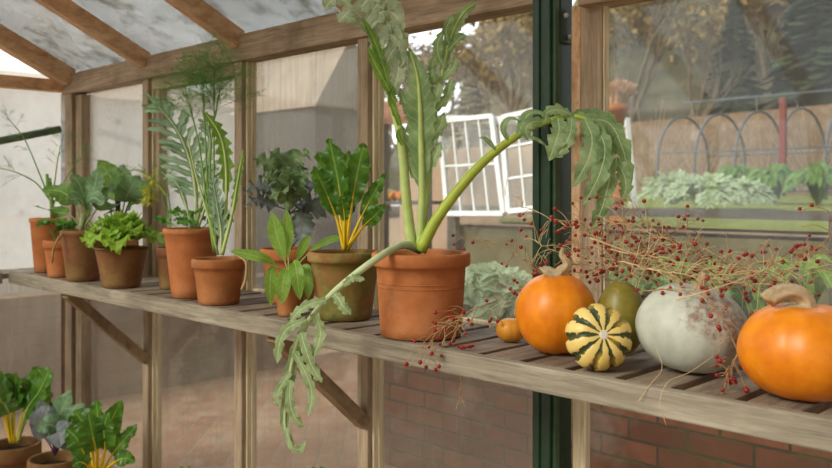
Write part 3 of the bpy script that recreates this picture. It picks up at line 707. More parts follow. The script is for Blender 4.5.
leafset(D0, [(412, 250), (407, 205), (401, 140), (391, 99), (385, 75), (375, 39), (360, 15), (340, -6)], M['card_rib'], .0125, .002, (.5, 5, 'long', .3, 9), M['card_grey'], [
  ([(368, 25), (382, 12), (394, 14), (403, 32)], 8), ([(378, 46), (388, 34), (398, 44), (401, 68)], 8), ([(384, 70), (392, 52), (400, 50), (404, 72)], 6), ([(390, 96), (397, 78), (399, 60), (398, 46)], 6),
  ([(362, 18), (352, 10, -.02), (344, 16, -.03), (338, 22, -.03)], 6), ([(356, 12), (372, -4), (384, -10), (394, -8)], 8), ([(350, 4), (338, -2), (330, 2), (324, 10)], 6), ([(345, -2), (352, -16), (362, -22), (372, -22)], 7), ([(372, 34), (360, 22), (350, 18), (340, 20)], 5), ([(382, 60), (376, 46), (384, 30), (392, 24)], 7), ([(374, 38), (386, 26), (398, 30), (408, 48)], 6), ([(366, 22), (378, 4), (390, 2), (400, 12)], 7)], wm=1.75)
for pts, w in (([(387, 80), (382, 62), (374, 40), (363, 18)], 6), ([(395, 103), (386, 84), (376, 66), (367, 46)], 7), ([(400, 125), (395, 112), (391, 98), (394, 86)], 5), ([(403, 145), (400, 140), (398, 134), (401, 128)], 3.5)):
    px_leaf(root, D0-.015, pts, 0, w, M['tooth'], name='lobe', prof='lobe', n=22, m=3, fold=.2, teeth=.35, tk=4, seed=.2, up=TOCAM+RIGHT*.3)
# B centre broad leaf, and the narrower one rising behind it
leafset(D0-.005, [(420, 250), (422, 195), (421, 140), (420, 105), (417, 74), (409, 48)], M['card_rib'], .0095, .0012, (.24, 17, 'oval', .28, 11), M['card'], [
  ([(421, 165), (411, 150), (404, 138), (401, 124)], 5), ([(421, 150), (432, 138), (440, 126), (444, 112)], 6), ([(420, 125), (410, 112), (404, 100), (400, 88)], 5), ([(420, 115), (430, 105), (437, 94), (440, 80)], 5),
  ([(418, 95), (426, 88), (431, 78), (433, 68)], 4), ([(422, 178), (430, 166), (437, 152), (441, 142)], 5), ([(421, 185), (413, 172), (408, 160), (405, 150)], 4)], off=.004)
leafset(D0+.02, [(421, 250), (428, 180), (434, 120), (440, 85), (450, 40), (462, 15), (477, 2)], M['card_rib'], .008, .0012, (.55, 8, 'long', .4, 9), M['card'], [
  ([(440, 88), (434, 76), (432, 66), (436, 54)], 4.5), ([(444, 68), (438, 54), (438, 42), (444, 30)], 4.5), ([(442, 80), (450, 72), (455, 64), (456, 56)], 4), ([(449, 45), (446, 32), (449, 22), (455, 14)], 4), ([(448, 50), (456, 42), (462, 36), (466, 40)], 3.5), ([(436, 110), (446, 98), (450, 86), (452, 80)], 5), ([(438, 100), (430, 90), (428, 80), (430, 72)], 4.5)])
# C thick stalk to the right
leafset(D0-.02, [(420, 251), (440, 214), (478, 167), (515, 137), (545, 122), (580, 117, -.04), (606, 138, -.06), (616, 170, -.07)], M['card_rib2'], .0135, .002, (.64, 7, 'long', .25, 7), M['card'], [
  ([(558, 118, -.04), (559, 130, -.06), (555, 144, -.07), (549, 161, -.07)], 7.5), ([(585, 119, -.05), (592, 138, -.07), (588, 160, -.08), (573, 187, -.08)], 8.5), ([(598, 128, -.06), (605, 150, -.08), (598, 178, -.09), (583, 205, -.09)], 7.5), ([(606, 142, -.06), (610, 172, -.08), (603, 205, -.08), (591, 233, -.08)], 7),
  ([(588, 118, -.04), (610, 124, -.04), (623, 150, -.05), (631, 185, -.05)], 7.5), ([(570, 117, -.03), (594, 114, -.02), (612, 124, -.02), (620, 146, -.02)], 6), ([(542, 122, -.02), (533, 122, -.04), (526, 128, -.04), (528, 140, -.04)], 6), ([(572, 118, -.05), (570, 134, -.07), (563, 148, -.07), (556, 158, -.07)], 6), ([(612, 158, -.06), (622, 170, -.07), (626, 186, -.07), (622, 200, -.07)], 6), ([(545, 121, -.03), (548, 112, -.03), (560, 110, -.03), (572, 116, -.03)], 5)])
for (pts, w) in (([(508, 141), (503, 128), (510, 118), (522, 122)], 4), ([(496, 150), (490, 143), (484, 138), (478, 138)], 3.5), ([(518, 136), (524, 120), (534, 112), (548, 116, -.03)], 7), ([(520, 136), (534, 138), (541, 142), (548, 148, -.03)], 3)):
    px_leaf(root, D0-.03, pts, 0, w, M['card'], name='lobe', prof='oval', n=14, m=3, fold=.3, teeth=.2, tk=3, curl=.3)
# D leaf fallen over the shelf edge
leafset(D0, [(420, 250), (402, 245, -.05), (372, 262, -.12), (334, 292, -.10), (308, 322, -.08), (295, 352, -.06), (288, 390, -.05), (285, 425, -.05), (294, 447, -.05)], M['card_rib3'], .0095, .002, (.5, 6.5, 'long', .3, 8), M['card_pale'], [
  ([(306, 320, -.08), (288, 328, -.08), (280, 342, -.08), (277, 364, -.08)], 5), ([(314, 313, -.09), (320, 328, -.09), (319, 342, -.09), (313, 356, -.09)], 5.5), ([(301, 333, -.08), (306, 350, -.09), (312, 366, -.09), (322, 383, -.09)], 6), ([(294, 352, -.07), (305, 372, -.08), (312, 394, -.08), (308, 416, -.08)], 5), ([(290, 380, -.06), (290, 402, -.06), (295, 418, -.06), (304, 427, -.06)], 5), ([(286, 428, -.05), (291, 446, -.06), (301, 449, -.06), (306, 440, -.07)], 3.5),
  ([(334, 294, -.11), (338, 298, -.12), (343, 306, -.13), (351, 315, -.13)], 5), ([(344, 285, -.11), (351, 279, -.12), (357, 278, -.12), (365, 280, -.12)], 3.5), ([(326, 300, -.1), (310, 304, -.1), (298, 312, -.1), (290, 322, -.1)], 4.5), ([(290, 372, -.05), (281, 386, -.05), (277, 396, -.05), (280, 408, -.05)], 4)])
# ------------------------------------------------------------------ squashes
def squash_mat(name, kind):
    m, nt, out = mat(name)
    tc = nt.nodes.new('ShaderNodeTexCoord'); co = tc.outputs['Object']
    n = noise_(nt, co, 26 if kind != 'stripe' else 75, 5, .6); n2 = noise_(nt, co, 90, 3, .7)
    if kind == 'stripe':
        sp = nt.nodes.new('ShaderNodeSeparateXYZ'); nt.links.new(co, sp.inputs[0])
        a = math_(nt, 'ARCTAN2', sp.outputs[1], sp.outputs[0])
        w = math_(nt, 'COSINE', math_(nt, 'MULTIPLY', a, 10.0))
        w = math_(nt, 'ADD', w, math_(nt, 'MULTIPLY', math_(nt, 'SUBTRACT', n, .5), 4.2))
        c = ramp(nt, math_(nt, 'MULTIPLY', math_(nt, 'ADD', w, 1.0), .5), [(.56, srgb(226,198,116)), (.66, srgb(58,68,34))])
        yl = noise_(nt, co, 18, 3)
        c = mixc(nt, math_(nt, 'MULTIPLY', ramp(nt, yl, [(.5, (0,0,0)), (.62, (1,1,1))]), .4), c, srgb(222,178,60))
        bsdf(nt, out, c, .4, .4, n2, .1, .002)
    elif kind == 'orange':
        c = ramp(nt, n, [(.3, srgb(212,112,8)), (.7, srgb(236,144,20))])
        sp = nt.nodes.new('ShaderNodeTexVoronoi'); sp.inputs['Scale'].default_value = 22; nt.links.new(co, sp.inputs[0])
        sc = math_(nt, 'MULTIPLY', math_(nt, 'LESS_THAN', sp.outputs[0], .085), ramp(nt, noise_(nt, co, 9, 2), [(.5, (0,0,0)), (.56, (1,1,1))]))
        c = mixc(nt, sc, c, srgb(196,120,52))
        bsdf(nt, out, c, .38, .4, n, .08, .002)
    elif kind == 'grey':
        c = ramp(nt, n, [(.3, srgb(172,175,162)), (.7, srgb(198,200,186))])
        k = noise_(nt, co, 12, 7, .75)
        vv = nt.nodes.new('ShaderNodeVectorMath'); vv.operation = 'DISTANCE'; nt.links.new(co, vv.inputs[0])
        pc = TOCAM*.075+RIGHT*.035+V((0,0,.06)); vv.inputs[1].default_value = tuple(pc)
        f = ramp(nt, math_(nt, 'SUBTRACT', math_(nt, 'ADD', k, .26), math_(nt, 'MULTIPLY', vv.outputs['Value'], 3.6)), [(.47, (0,0,0)), (.62, (1,1,1))])
        f = math_(nt, 'MULTIPLY', f, ramp(nt, n2, [(.38, (.15,)*3), (.6, (1,1,1))]))
        c = mixc(nt, math_(nt, 'MULTIPLY', f, .8), c, srgb(124,86,72))
        bsdf(nt, out, c, .5, .3, k, .15, .003)
    else:
        c = ramp(nt, n, [(.3, srgb(112,102,34)), (.7, srgb(144,128,48))]); c = mixc(nt, math_(nt, 'LESS_THAN', n2, .36), c, srgb(150,130,70))
        bsdf(nt, out, c, .4, .4, n, .1, .002)
    return m
M['stem_dry'] = wood('dry_pumpkin_stalk', srgb(150,122,90), srgb(190,164,128), srgb(214,192,158), grain=(.6,.6,.6), stain=.3)
def squash(name, label, u, d, r, rz, m, ribs=10, depth=.06, axis=ZUP, spin=0, top=.25, zc=None, stemspec=None, scar=False, sq=1.0, cat='pumpkin', dz=0):
    c = W(u, 191, d); c.z = SHZ+rz+dz if zc is None else zc
    q = ZUP.rotation_difference(axis.normalized()).to_matrix() @ Matrix.Rotation(spin, 3, 'Z')
    root = thing(name, label, cat, V((c.x, c.y, SHZ)))
    mb = MB(); nu, nv = ribs*8, 28; rings = []
    def pt(a, b):
        z = math.sin(b); x = math.cos(b)
        rib = 1-depth*abs(math.sin(a*ribs/2+.0))**-0.0*0 - depth*(1-abs(math.sin(a*ribs/2)))**2*(x**.5 if x > 0 else 0)
        dim = 1-top*math.exp(-((1-abs(z))/.10)) if z > 0 else 1-top*.8*math.exp(-((1-abs(z))/.10))
        wob = 1+.03*noise.noise(V((math.cos(a)*1.2+u, math.sin(a)*1.2, z)))
        return V((math.cos(a)*x*r*rib*wob, math.sin(a)*x*r*rib*wob, z*rz*dim*(.5+.5*rib)))
    for j in range(1, nv):
        b = -math.pi/2+math.pi*j/nv
        b = b*sq if sq != 1 else b
        rings.append([mb.vert(q @ pt(2*math.pi*i/nu, b)+c) for i in range(nu)])
    for A, B in zip(rings, rings[1:]):
        for i in range(nu): mb.face((A[i], A[(i+1) % nu], B[(i+1) % nu], B[i]))
    mb.face(rings[0][::-1]); mb.face(rings[-1])
    zmin = min(p[2] for p in mb.v)
    ob = MB(); ob.v = [tuple(q.transposed() @ (V(p)-c)) for p in mb.v]; ob.f = mb.f; ob.mi = mb.mi
    o = ob.build('body', m); o.parent = root; o.matrix_parent_inverse = Matrix()
    o.location = c-V((c.x, c.y, SHZ))
    o.location.z += (SHZ+.0005+dz)-zmin if zc is None else 0
    o.rotation_euler = q.to_euler()
    off = V((0, 0, ((SHZ+.0005+dz)-zmin) if zc is None else 0)); c = c+off
    T = c+q @ V((0, 0, rz*(1-top)*.98))
    if stemspec:
        pts, rr0, rr1 = stemspec
        P = spline([T-q @ V((0, 0, .006))]+[T+RIGHT*a-TOCAM*0+ZUP*b+TOCAM*e for a, b, e in pts], 14)
        st = MB(); n = len(P); rings = []
        for i, p in enumerate(P):
            t = (P[min(i+1, n-1)]-P[max(i-1, 0)]).normalized(); a1 = (TOCAM-t*TOCAM.dot(t)).normalized(); b1 = t.cross(a1)
            k = i/(n-1); rad = (rr0*1.9*(1-k*5) if k < .1 else 0)+(rr0+(rr1-rr0)*k); rad = max(rad, min(rr0, rr1))
            rings.append([st.vert(p+(a1*math.cos(6.283*j/20)+b1*math.sin(6.283*j/20))*rad*(1+.16*math.cos(5*6.283*j/20+k*2))) for j in range(20)])
        for A, B in zip(rings, rings[1:]):
            for j in range(20): st.face((A[j], A[(j+1) % 20], B[(j+1) % 20], B[j]))
        st.face(rings[-1]); st.build('stalk', M['stem_dry'], root)
    if scar:
        S = MB(); S.lathe((0, 0, 0), [(.0085, -.004), (.0085, .0005), (.007, .0015), (.002, .0012)], 16, True)
        S.v = [tuple(q @ V(p)+T) for p in S.v]
        s2 = S.build('stalk_scar', plain('pale_stalk_scar', srgb(214,206,190), .7, .2, .15, 200), root)
    return root
M['och'] = plain('ochre_gourd_skin', srgb(206,138,44), .45, .35, .15, 40); M['or'] = squash_mat('orange_pumpkin_skin', 'orange'); M['st'] = squash_mat('striped_gourd_skin', 'stripe'); M['gr'] = squash_mat('grey_pumpkin_skin', 'grey'); M['ol'] = squash_mat('olive_squash_skin', 'olive')
squash('pumpkin', 'smooth round orange pumpkin with upright dry stalk, left of the striped gourd', 556, 1.62, .0775, .081, M['or'], 8, .025, top=.08,
       stemspec=([(.010, .008, 0.004), (.020, .018, .006), (.018, .030, .006), (.010, .040, .004), (.014, .052, .0)], .013, .003))
squash('gourd', 'yellow and dark green striped gourd leaning its stalk scar towards the viewer', 598.5, 1.463, .0585, .044, M['st'], 10, .13, axis=TOCAM*.93+ZUP*.28+RIGHT*.05, top=.22, scar=True, spin=.2, cat='gourd')
squash('squash', 'round olive green squash between orange pumpkin and grey pumpkin, behind the striped gourd', 621, 1.60, .046, .072, M['ol'], 8, .01, top=.03, cat='squash')
squash('pumpkin', 'pale grey pumpkin with brown scarring under the berry sprays', 691, 1.46, .0945, .079, M['gr'], 9, .02, axis=ZUP+RIGHT*.12+TOCAM*.12, top=.12,
       stemspec=([(.004, .008, .0), (.008, .018, .004), (.012, .028, .006)], .010, .006))
squash('pumpkin', 'big orange pumpkin with thick curved pale stalk at the right edge', 805, 1.275, .097, .079, M['or'], 9, .035, top=.16,
       stemspec=([(.002, .008, 0), (-.008, .020, .0), (-.030, .025, .003), (-.052, .018, .008), (-.060, .012, .010)], .012, .012))
squash('gourd', 'tiny orange gourd half hidden behind the round orange pumpkin', 511, 1.74, .031, .026, M['och'], 8, .03, top=.1, cat='gourd')
# ------------------------------------------------------------------ berry sprays
M['twig'] = plain('dry_straw_twig', srgb(176,138,98), .8, .15, .25, 60)
M['twig2'] = plain('pale_straw_twig', srgb(206,180,134), .8, .15, .2, 60)
M['berry'] = plain('dark_red_berry', srgb(142,28,24), .3, .4, .3, 200)
bm_ = MB()
for j in range(1, 7):
    b = -math.pi/2+math.pi*j/7
    bm_.uv = {}
rg = [[bm_.vert((math.cos(6.283*i/10)*math.cos(-1.57+3.1416*j/7)*.0043, math.sin(6.283*i/10)*math.cos(-1.57+3.1416*j/7)*.0043, math.sin(-1.57+3.1416*j/7)*.0043)) for i in range(10)] for j in range(1, 7)]
for A, B in zip(rg, rg[1:]):
    for i in range(10): bm_.face((A[i], A[(i+1) % 10], B[(i+1) % 10], B[i]))
bm_.face(rg[0][::-1]); bm_.face(rg[-1])
BER = None
def berry_mesh():
    global BER
    if BER is None:
        me = bpy.data.meshes.new('berry'); me.from_pydata(bm_.v, [], bm_.f); me.materials.append(M['berry'])
        me.polygons.foreach_set('use_smooth', [True]*len(me.polygons)); BER = me
    return BER
def spray(label, pts, d, seed, nb=24, tw=.05, m='twig', r0=.0013, droop=.2, extra=0, group='dried berry sprays among the pumpkins'):
    rr = random.Random(seed); P = spline(px(pts, d), 26)
    P = [p+V((rr.uniform(-1, 1), rr.uniform(-1, 1), rr.uniform(-1, 1)))*.003 for p in P]
    root = thing('berry_spray', label, 'berry spray', P[0], group)
    mb = MB(); mb.tube(P, r0, r0*.45, 5)
    tips = []
    for k in range(int(nb*1.25)+extra):
        i = rr.randint(5, 26); p = P[i]; t = (P[i]-P[i-1]).normalized()
        dv = (t*.7+V((rr.uniform(-1, 1), rr.uniform(-1, 1), rr.uniform(-.8, 1)))).normalized(); l = tw*rr.uniform(.35, 1.1)
        q = [p, p+dv*l*.5+V((0, 0, .004)), p+dv*l-V((0, 0, droop*l*.5))]
        mb.tube(spline(q, 5), r0*.6, r0*.36, 3, cap=False)
        tips.append(q[-1])
        for e in range(rr.choice((0, 1, 1, 2))):
            f = rr.uniform(.3, .9); b = q[0].lerp(q[2], f); dv2 = (dv+V((rr.uniform(-1, 1), rr.uniform(-1, 1), rr.uniform(-1, .6)))*.9).normalized(); l2 = tw*rr.uniform(.2, .5)
            mb.tube([b, b+dv2*l2*.6, b+dv2*l2-V((0, 0, .15*l2))], r0*.5, r0*.32, 3, cap=False); tips.append(b+dv2*l2-V((0, 0, .15*l2)))
    mb.build('stem', M[m], root)
    rr.shuffle(tips)
    for p in tips[:nb]:
        if p.z < SHZ+.006 and SY0 < p.y < SY1: p = V((p.x, p.y, SHZ+.006))
        o = bpy.data.objects.new('berry', berry_mesh()); COL.objects.link(o); o.parent = root; o.location = p-P[0]
        s = rr.uniform(.68, 1.05); o.scale = (s, s, s)
    return root
SP = [
 ('berry spray trailing over the shelf edge left of the orange pumpkin', [(600, 268, .1), (545, 280, .12), (490, 302, .10), (445, 325, .05), (424, 352, .0)], 1.62, 26, .06),
 ('berry spray arching in front of the green post towards the cardoon stalk', [(640, 262, .05), (600, 240, .06), (560, 222, .08), (520, 205, .1), (498, 192, .12)], 1.60, 18, .05),
 ('berry spray rising left of the orange pumpkin against the misted glass', [(560, 285, .12), (530, 265, .12), (500, 245, .14), (470, 238, .16)], 1.66, 12, .06),
 ('berry spray standing up beside the broad timber jamb', [(640, 275, .1), (610, 255, .1), (590, 235, .1), (578, 215, .1)], 1.58, 24, .055),
 ('berry spray fanning above the olive squash', [(690, 285, .1), (660, 265, .1), (630, 245, .1), (600, 228, .1)], 1.55, 30, .06),
 ('berry spray lying low between orange pumpkin and olive squash', [(680, 290, .1), (640, 280, .1), (600, 268, .1), (565, 262, .08)], 1.55, 26, .05),
 ('berry spray leaning up over the clear glass above the grey pumpkin', [(740, 290, .12), (700, 262, .12), (660, 235, .1), (625, 205, .1)], 1.50, 28, .06),
 ('berry spray spreading level behind the grey pumpkin', [(790, 292, .15), (740, 270, .14), (690, 255, .12), (640, 250, .1)], 1.46, 30, .06),
 ('berry spray reaching right above the big orange pumpkin', [(690, 270, .1), (740, 265, .08), (790, 258, .06), (850, 250, .04)], 1.44, 26, .06),
 ('berry spray laid across the top of the grey pumpkin', [(620, 262, .06), (660, 272, -.02), (710, 278, -.05), (760, 286, -.06)], 1.46, 30, .055),
 ('berry spray hanging down the front of the grey pumpkin', [(640, 290, .05), (690, 292, -.07), (722, 318, -.13), (735, 350, -.155), (726, 378, -.155)], 1.46, 24, .04),
 ('berry spray low behind the big orange pumpkin', [(660, 292, .12), (700, 285, .12), (745, 285, .12), (785, 280, .12)], 1.45, 24, .06),
 ('thin berry spray high at the right edge of the photo', [(770, 280, .1), (800, 262, .08), (826, 240, .05), (830, 214, .04), (812, 206, .04)], 1.38, 9, .05),
 ('berry spray lying on the slats left of the orange pumpkin', [(585, 300, .12), (545, 302, .14), (510, 300, .13), (470, 320, .08), (448, 334, .06)], 1.64, 20, .05),
 ('berry spray curling up in the middle of the tangle', [(660, 288, .12), (640, 262, .12), (655, 238, .12), (690, 228, .12)], 1.52, 26, .055),
 ('berry spray dense over the olive squash and jamb foot', [(700, 282, .1), (650, 262, .1), (610, 258, .08), (575, 245, .08)], 1.54, 30, .05),
]
SP += [
 ('small sprig dangling below the shelf front between the cardoon pot and the green post', [(478, 345, 0), (468, 362, -.06), (462, 385, -.065), (456, 410, -.065)], 1.72, 8, .02),
 ('sparse pale spray sweeping from the big orange pumpkin up to the window jamb', [(800, 290, .1), (750, 270, .1), (690, 245, .1), (625, 228, .1)], 1.47, 8, .07),
 ('sparse pale spray lying flat behind the olive squash', [(720, 278, .08), (670, 270, .08), (620, 266, .08), (570, 256, .08)], 1.52, 8, .07),
 ('sparse pale spray crossing above the grey pumpkin', [(610, 250, .08), (660, 258, .02), (720, 268, 0), (780, 278, -.02)], 1.46, 8, .07),
 ('sparse pale spray low along the back edge of the shelf', [(770, 292, .12), (720, 280, .12), (670, 276, .12), (610, 272, .12)], 1.5, 6, .06),
 ('sparse pale spray rising above the olive squash into the clear pane', [(660, 286, .1), (640, 262, .1), (626, 240, .1), (622, 208, .1)], 1.52, 7, .07),
 ('sparse pale spray beside the olive squash on the left', [(640, 290, .08), (600, 275, .08), (560, 255, .08), (535, 240, .08)], 1.58, 7, .06),
 ('sparse pale spray spreading right over the big orange pumpkin', [(700, 276, .06), (750, 272, .04), (800, 268, .02), (850, 272, .02)], 1.4, 7, .07)]
for k, (lab, pts, d_, nb, tw) in enumerate(SP): spray(lab, pts, d_, 100+k, nb, tw, 'twig2' if k % 4 == 1 or k > 16 else 'twig', extra=24 if k > 16 else 0)
# loose straw stalks
for k, (lab, pts, d_) in enumerate([
 ('pale straw stalk lying diagonally over the grey pumpkin', [(676, 300, -.13), (710, 290, -.14), (745, 278, -.13), (783, 262, -.1)], 1.47),
 ('thin straw bending over the shelf edge below the grey pumpkin', [(715, 355, -.18), (690, 372, -.2), (668, 382, -.22), (660, 402, -.225), (666, 425, -.225)], 1.47),
 ('thin straw looping down the shelf front right of the striped gourd', [(655, 345, -.12), (662, 368, -.16), (650, 385, -.135), (638, 402, -.13)], 1.47),
 ('curved straw stalk drooping left of the orange pumpkin', [(575, 268, .02), (540, 276, .04), (519, 295, .04), (514, 318, .04)], 1.62),
 ('pale straw branch across the top of the tangle', [(590, 238, .05), (660, 262, .04), (720, 270, .02), (800, 285, .03)], 1.46)]):
    o = MB().tube(spline(px(pts, d_), 18), .0004 if k in (1, 2) else .0015, .0005, 6).build('straw_stalk', M['twig2'], origin=W(*pts[0][:2], d_)); tag(o, lab, 'straw')
# ------------------------------------------------------------------ pots on the floor, lower left
def floor_pot(name, label, u, v_rim, d, r, h, m):
    c = W(u, 191, d); c.z = 0
    root = thing(name, label, 'potted plant', c); top = CAMZ-(v_rim-191)/CF*d
    make_pot(root, c, r*.72, r, top, m); return root, c, d
root, c, d = floor_pot('potted_chard', 'terracotta pot of dark green chard on the floor in the lower left corner', 14, 443, 3.15, .095, .2, M['tc_dk'])
rr = random.Random(4)
for k in range(18):
    a = rr.uniform(-42, 45); tp = rr.uniform(362, 415) if k > 3 else rr.uniform(362, 380); dd = rr.uniform(-.08, .08)
    if k == 12: a, tp, dd = 38, 392, -.05
    px_leaf(root, d, [(14+a*.1, 443, 0), (14+a*.35, 425-(440-tp)*.2, dd*.5), (14+a*.7, (tp+425)/2-6, dd), (14+a, tp, dd)], .42, 15, M['chard'] if k % 3 else M['kohl2'], M['chard_rib'] if k % 2 else M['card_rib'], .004, .0015, ribend=.6, prof='broad', n=20, m=4, fold=.15, ruf=.15, rk=15, seed=k*.6, up=TOCAM*.8+ZUP*.5+RIGHT*rr.uniform(-.6, .6))
root, c, d = floor_pot('potted_kohlrabi', 'terracotta pot with purple-green leaves on the floor between two chard pots', 55, 457, 2.95, .09, .2, M['tc_dk'])
for k, (pts, w) in enumerate([([(55, 455), (55, 430), (62, 410), (72, 390)], 13), ([(55, 455), (50, 430), (45, 415), (40, 400)], 11), ([(55, 455), (60, 435, -.05), (50, 425, -.08), (36, 430, -.1)], 12), ([(55, 455), (62, 440, -.06), (70, 440, -.1), (80, 450, -.12)], 12), ([(55, 455), (66, 435), (80, 420), (92, 410)], 12), ([(55, 455), (57, 440, -.06), (58, 432, -.1), (60, 448, -.14)], 13), ([(55, 455), (60, 432, .04), (68, 418, .06), (86, 404, .06)], 12), ([(55, 455), (48, 440, -.02), (42, 420, -.04), (48, 404, -.04)], 12), ([(55, 455), (64, 440, -.04), (74, 428, -.08), (84, 426, -.1)], 11)]):
    px_leaf(root, d, pts, .4, w, M['kohl'] if k % 2 == 0 else M['kale_p'], M['purple_rib'], .003, .0012, prof='broad', n=18, m=4, fold=.12, ruf=.12, rk=14, seed=k*.3)
root, c, d = floor_pot('potted_chard', 'yellow-stemmed chard with bright green crinkled leaves on the floor by the first post', 96, 478, 2.75, .085, .2, M['tc'])
for k, (pts, w) in enumerate([([(97, 475), (98, 445), (98, 420), (96, 400)], 14), ([(95, 475), (90, 445), (84, 425), (74, 410)], 13), ([(99, 475), (106, 445), (112, 420), (122, 400)], 11), ([(100, 475), (112, 455), (124, 440), (138, 424)], 9),
   ([(95, 475), (85, 455, -.05), (78, 440, -.06), (66, 428, -.06)], 13), ([(97, 475), (96, 450, -.06), (92, 432, -.08), (88, 412, -.08)], 14), ([(101, 475), (115, 462, -.05), (126, 458, -.06), (135, 462, -.06)], 8), ([(99, 475), (105, 450, -.05), (104, 430, -.07), (108, 412, -.07)], 12), ([(96, 475), (88, 466, -.08), (80, 462, -.1), (72, 466, -.1)], 8)]):
    px_leaf(root, d, pts, .36, w, M['chard'], M['chard_rib'], .006, .0015, ribend=.6, prof='broad', n=24, m=4, fold=.12, ruf=.18, rk=18, seed=k*.45, up=TOCAM+ZUP*.3+RIGHT*((k % 3)-1)*.4)
for (u0, lab) in ((186, 'low potted plant on the floor whose leaf tips show below the second bay'), (318, 'low potted plant on the floor whose leaf tips show below the long hanging cardoon leaf')):
    root, c, d = floor_pot('potted_salad_plant', lab, u0, 500, 2.5 if u0 < 200 else 2.2, .07, .2, M['tc'])
    for k in range(6):
        a = (k-2.5)*9; px_leaf(root, d, [(u0, 498), (u0+a*.3, 488), (u0+a*.7, 478), (u0+a, 462+abs(a)*.8)], .3, 8, M['chard'], M['card_rib'], .003, .001, prof='broad', n=14, m=3, ruf=.1, rk=14, seed=k*.3)
# ------------------------------------------------------------------ outside: ground
def gz(x, y):
    """garden level: paved yard near the glass, rising gently away"""
    d = max(0, (-CA*x+SA*y)-7.0)
    return .935+d*.0165
M['pave'] = brickmat('yard_brick_paving', srgb(146,106,82), srgb(168,134,106), srgb(146,130,110), 'xy', .215, .105, .5, rot=.78)
M['lawn'] = plain('lawn_grass', srgb(116,124,56), .9, .1, .3, 6)
M['earth'] = plain('garden_earth', srgb(150,128,104), .95, .1, .25, 5)
tag(MB().box((-1.5, 4.3, -.1), (7.2, 5.4, .08)).build('yard_paving', M['pave'], smooth=False), 'red brick paving outside the glass', 'paving', kind='structure')
tag(MB().box((-12, 14, -.2), (90, 90, .1)).build('garden_ground', M['earth'], smooth=False), 'bare beige ground around the yard', 'ground', kind='structure')
SKW = .81
def patch(name, m, x0, x1, y0, y1, st, dz, label, cat):
    mb = MB(); nx = int((x1-x0)/st); ny = int((y1-y0)/st)
    idx = [[mb.vert((x0+st*i-SKW*st*j, y0+st*j, gz(x0+st*i-SKW*st*j, y0+st*j)+dz)) for j in range(ny+1)] for i in range(nx+1)]
    for i in range(nx):
        for j in range(ny): mb.face((idx[i][j], idx[i+1][j], idx[i+1][j+1], idx[i][j+1]))
    return tag(mb.build(name, m), label, cat, kind='structure')
patch('garden_terrace', M['earth'], -4.6, 60, 5.04, 62, 1.0, 0, 'raised garden terrace behind the low rail', 'ground')
patch('lawn', M['lawn'], -4.3, 17, 5.3, 27.3, 1.0, .02, 'bright green lawn seen through the clear pane', 'lawn')
M['bank'] = plain('mossy_bank', srgb(104,100,70), .95, .1, .35, 3)
tag(MB().box((5.2, 5.09, .41), (19.6, .1, 1.0)).build('terrace_bank', M['bank'], smooth=False), 'mossy face of the raised terrace below the rail', 'bank', kind='structure')
tag(MB().beam((-4.6, 5.1, .4), (-4.6-.81*50, 55.1, .4), .1, 1.0).build('terrace_bank', M['bank'], smooth=False), 'left end face of the raised terrace', 'bank', kind='structure')
# raised bed: brick retaining walls
M['brk'] = brickmat('red_garden_brick', srgb(112,66,46), srgb(158,98,70), srgb(72,68,48), 'xz', .225, .075, .5, moss=.8)
M['brky'] = brickmat('brown_garden_brick', srgb(112,88,68), srgb(132,104,82), srgb(110,96,78), 'yz', .225, .075, .5, moss=.4)
o = MB().box((.05, 2.78, .265), (5.9, .22, .65)).build('garden_wall', M['brk'], smooth=False, origin=(0, 2.78, -.06)); tag(o, 'low mossy red brick wall of the raised bed just outside the glass', 'wall', kind='structure')
o = MB().box((-5.05, 2.4, .27), (.24, 3.0, .66)).build('garden_wall', M['brky'], smooth=False, origin=(-5.05, 4.2, -.06)); tag(o, 'low brown brick wall running away from the corner outside', 'wall', kind='structure')
tag(MB().box((.05, 3.85, .24), (5.9, 1.95, .6)).build('raised_bed_soil', M['earth'], smooth=False), 'soil of the raised bed', 'soil', kind='structure')
# cardoon and leafy clumps in the bed
def clump(name, label, cat, c, r, hgt, n, m, seed, kind='lob', group=None, lw=.02, nl=6):
    rr = random.Random(seed); root = thing(name, label, cat, c, group); c = V(c)
    for k in range(n):
        a = rr.uniform(0, 6.283); q = rr.uniform(.35, 1)
        e = c+V((math.cos(a)*r*q, math.sin(a)*r*q, hgt*(1.05-.5*q)*rr.uniform(.7, 1.05))); mid = c.lerp(e, .5)+V((0, 0, hgt*.35))
        tip = e+V((math.cos(a)*r*.25, math.sin(a)*r*.25, -hgt*.18)); mb = MB()
        if kind == 'lob': pinnate(mb, [c, mid, e, tip], up=ZUP+TOCAM*.4, nl=nl, L=r*.42, lw=lw, ang=55, droop=.2, s0=.2, mid=lw*.5, seed=rr.random()*9, n=14, ruf=.1)
        else: blade(mb, [c, mid, e, tip], lw, 'broad', up=ZUP+TOCAM*.5, n=9, m=2, fold=.2, ruf=.15, rk=12, seed=k)
        mb.build('leaf', m, root)
    return root
for k, (u, v, d_, r, hg) in enumerate([(492, 282, 3.55, .22, .28), (522, 278, 3.45, .20, .30), (456, 285, 3.8, .2, .24)]):
    b = W(u, 191, d_); b.z = .54
    clump('cardoon_plant', ['grey-green cardoon clump outside, right of the big pot', 'grey-green cardoon clump outside, touching the green post', 'grey-green cardoon clump outside, hidden behind the big pot'][k], 'plant', b, r, .36-.02*k, 16, M['card_grey'], 40+k, lw=.03)
